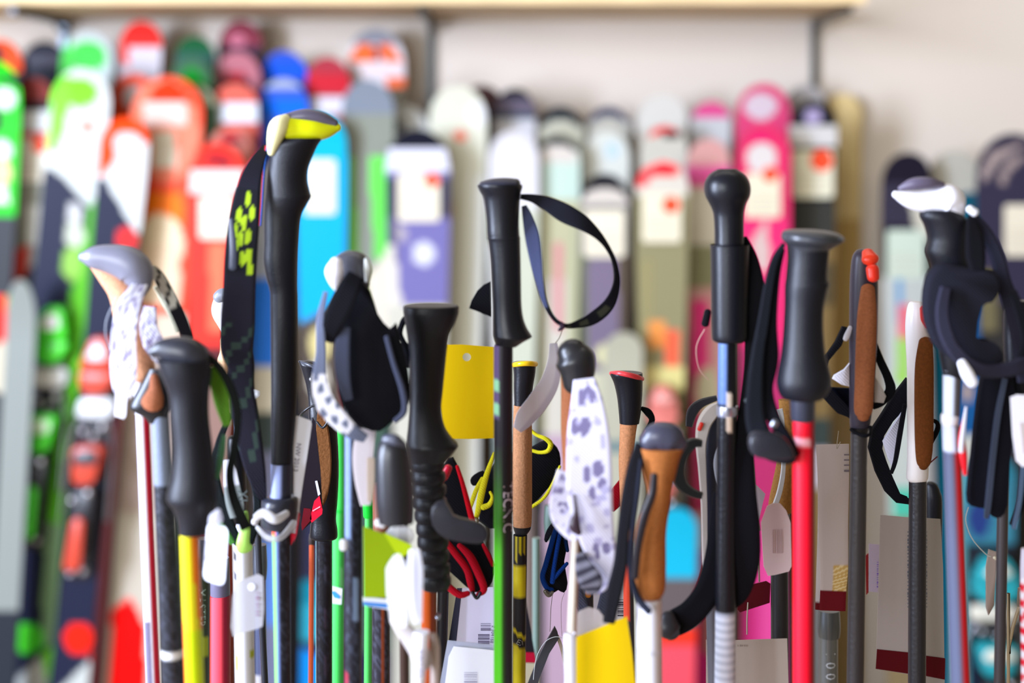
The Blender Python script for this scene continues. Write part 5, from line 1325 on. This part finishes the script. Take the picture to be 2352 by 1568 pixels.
make('strap_side', ribbon(d, [(2296, 660, 10, -24), (2318, 720, 12, -24), (2328, 770, 13, -24), (2318, 820, 12, -24)], 3.5), FB, p)
make('tag_end', tube(d, [(2168, 812, 10, -38), (2180, 836, 14, -38), (2192, 856, 12, -38)], .4), M('gloss', (246, 244, 252)), p, 'white strap end')
make('neck', loft(d, [(850, 2164, 2210), (856, 2166, 2208), (952, 2166, 2204), (958, 2164, 2200)], .95, 18, 1, paint=cpt((90, 86, 92), [(-1, .1, 0, 1700, (214, 222, 240))])), M('print'), p)
make('collar', loft(d, [(950, 2164, 2198), (956, 2161, 2202), (972, 2162, 2200), (978, 2166, 2196)], 1, 18, 2), WHT, p, 'white collar')
def sh18(u, y, st):
    if y < 1035:
        return (206, 212, 234) if u < .3 else (120, 110, 120)
    if u < -.15:
        return (92, 98, 124)
    if u < .12:
        return (120, 70, 82)
    if u < .72:
        return (206, 8, 22)
    return (84, 62, 66)
shaft(p, d, 2184, 976, 2206, 1568, 20, 22, paint=sh18, mat=M('print'))
make('side_flash', tube(d, [(2212, 950, 3, -4), (2200, 1000, 8, -8), (2202, 1040, 9, -10), (2206, 1080, 5, -10)], .5), M('plastic', (222, 18, 36)), p, 'red side flash')
make('pale_flash', tube(d, [(2210, 930, 3, -8), (2200, 975, 5, -12), (2186, 1020, 6, -20)], .5), M('plastic', (226, 224, 236)), p, 'pale side flash')

# --- far right strap panel + poles
d = 1.0
p = pole('black pole at the right edge with long hanging strap panel and grey piping', 2318, d)
lathe('grip', p, d, [(690, 2316, 2372), (720, 2306, 2380), (800, 2306, 2376), (900, 2312, 2372), (1040, 2316, 2364)], RB, .8)
shaft(p, d, 2340, 1035, 2330, 1568, 13, mat=M('plastic', (58, 52, 54)), dd=.03)
make('strap_panel', pad([(2268, 842), (2300, 846), (2330, 870), (2334, 960), (2322, 1060), (2316, 1160), (2300, 1190), (2282, 1188), (2262, 1170), (2234, 1164), (2226, 1140), (2236, 1040), (2248, 930)], d - .03, 8, 2.5, 2), M('fabric', (18, 18, 28)), p)
make('piping', ribbon(d, [(2270, 850, 6, -34), (2254, 930, 7, -34), (2242, 1030, 7, -34), (2232, 1130, 7, -34), (2230, 1160, 5, -32)], 3), M('fabric', (66, 74, 94)), p, 'slate grey piping')
make('piping', ribbon(d, [(2320, 960, 4, -34), (2310, 1040, 5, -34), (2302, 1120, 5, -34), (2292, 1184, 5, -32)], 3), M('fabric', (84, 104, 132)), p, 'blue grey piping')
make('second_strap', ribbon(d, [(2300, 840, 6, -24), (2312, 890, 7, -26), (2330, 920, 7, -26), (2340, 960, 8, -20), (2336, 1050, 10, -18), (2324, 1140, 10, -18), (2304, 1190, 7, -18)], 3), FB, p)
t_ = thing('price_tag', 'white tag with soft print at the right picture edge', 'tag', 2340, .93, z=1.25)
make('tag_card', card([(2321, 912), (2336, 906), (2372, 908), (2372, 1070), (2348, 1072), (2334, 1058), (2326, 1000)], .93), M('card', (222, 218, 222)), t_)
make('print', card([(2342, 970), (2366, 972), (2366, 1040), (2350, 1040)], .93, .2, off=-.0005), M('card', (192, 178, 174)), t_)
t_ = thing('price_tag', 'narrow brown tag seen edge on, hanging from a nylon loop at the right', 'tag', 2276, 1.06, z=1.1)
make('tag_card', pad([(2272, 1262), (2290, 1268), (2288, 1300), (2284, 1390), (2271, 1414), (2266, 1396), (2266, 1300)], 1.06, 2.5, .8), M('card', (160, 144, 136)), t_)
make('loop', tube(1.06, [(2224, 1165, 1.2), (2218, 1195, 1.2), (2232, 1235, 1.2), (2262, 1270, 1.2), (2276, 1278, 1.2)], 1, 6), M('plastic', (180, 182, 176)), t_)
make('loop', tube(1.06, [(2310, 1180, 1.2), (2312, 1220, 1.2), (2304, 1250, 1.2), (2296, 1278, 1.2)], 1, 6), M('plastic', (160, 160, 152)), t_)
make('knot', tube(1.06, [(2284, 1280, 4), (2296, 1286, 5)], 1, 8), M('plastic', (206, 196, 170)), t_)
p = pole('red and white candy striped shaft cut by the right picture edge', 2356, .97)
lathe('grip', p, .97, [(1260, 2346, 2372), (1300, 2344, 2374), (1330, 2344, 2374)], M('plastic', (214, 208, 226)))
shaft(p, .97, 2360, 1325, 2362, 1568, 16, mat=M('print'), paint=lambda u, y, st: (226, 20, 50) if ((y + u * 14) % 34) < 17 else (236, 230, 240))
p = pole('thin tan shaft leaning at the lower right corner', 2330, 1.12)
lathe('grip', p, 1.12, [(1350, 2338, 2354), (1380, 2336, 2352), (1392, 2337, 2350)], M('plastic', (120, 110, 96)))
make('shaft', tube(1.12, [(2344, 1385, 4), (2326, 1440, 4), (2318, 1500, 4), (2316, 1600, 4), (2318, floor_row(1.12) - 8, 4)], 1, 10, sub=2, rnd=False), M('plastic', (164, 146, 116)), p)
p = pole('black grip top between the brown cork grip and the silver red shaft', 2144, 1.2)
lathe('grip', p, 1.2, [(1106, 2132, 2142), (1112, 2126, 2152), (1130, 2124, 2160), (1160, 2124, 2164), (1300, 2126, 2162)], RB)
shaft(p, 1.2, 2144, 1290, 2144, 1568, 12, mat=M('plastic', (30, 30, 34)))

# --- low left background poles
p = pole('black shaft with olive side and grey lettering next to the yellow and orange shaft', 468, 1.05)
lathe('grip', p, 1.05, [(1236, 452, 484), (1290, 450, 486), (1310, 452, 484)], PL)
shaft(p, 1.05, 467, 1300, 466, 1568, 16, mat=M('print'), paint=cpt((44, 54, 36), [(.1, .9, 1455, 1500, (140, 150, 30)), (-1, 0, 0, 1700, (34, 40, 34))]))
letters('lettering', 'MASTER', 466, 1390, 18, 1.05, p, M('card', (126, 140, 126)), 90, rad=(16, 0))
p = pole('coral red shaft with grey upper end under the barcode tag', 504, 1.12)
lathe('grip', p, 1.12, [(1280, 484, 526), (1340, 482, 528), (1372, 484, 528)], M('plastic', (100, 96, 120)))
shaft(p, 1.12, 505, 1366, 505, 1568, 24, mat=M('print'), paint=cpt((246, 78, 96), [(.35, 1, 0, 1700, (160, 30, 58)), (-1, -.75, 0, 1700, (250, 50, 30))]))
p = pole('steel grey shaft right of the plain white one', 594, 1.18)
lathe('grip', p, 1.18, [(1250, 580, 612), (1300, 578, 614), (1330, 580, 612)], M('plastic', (90, 96, 110)))
shaft(p, 1.18, 596, 1325, 598, 1568, 15, mat=M('print'), paint=cpt((88, 98, 130), [(.2, 1, 0, 1700, (134, 134, 176)), (-1, 1, 1545, 1700, (200, 200, 206))]))
p = pole('thin pale green shaft beside the two silver rods below the blade tag', 1262, 1.3)
lathe('grip', p, 1.3, [(1160, 1252, 1276), (1200, 1250, 1278), (1240, 1254, 1274)], M('plastic', (80, 100, 92)))
shaft(p, 1.3, 1232, 1235, 1232, 1568, 9, mat=M('plastic', (110, 130, 120)))
for o in list(COL.objects):
    if o.type == 'EMPTY' and not o.children:
        bpy.data.objects.remove(o)
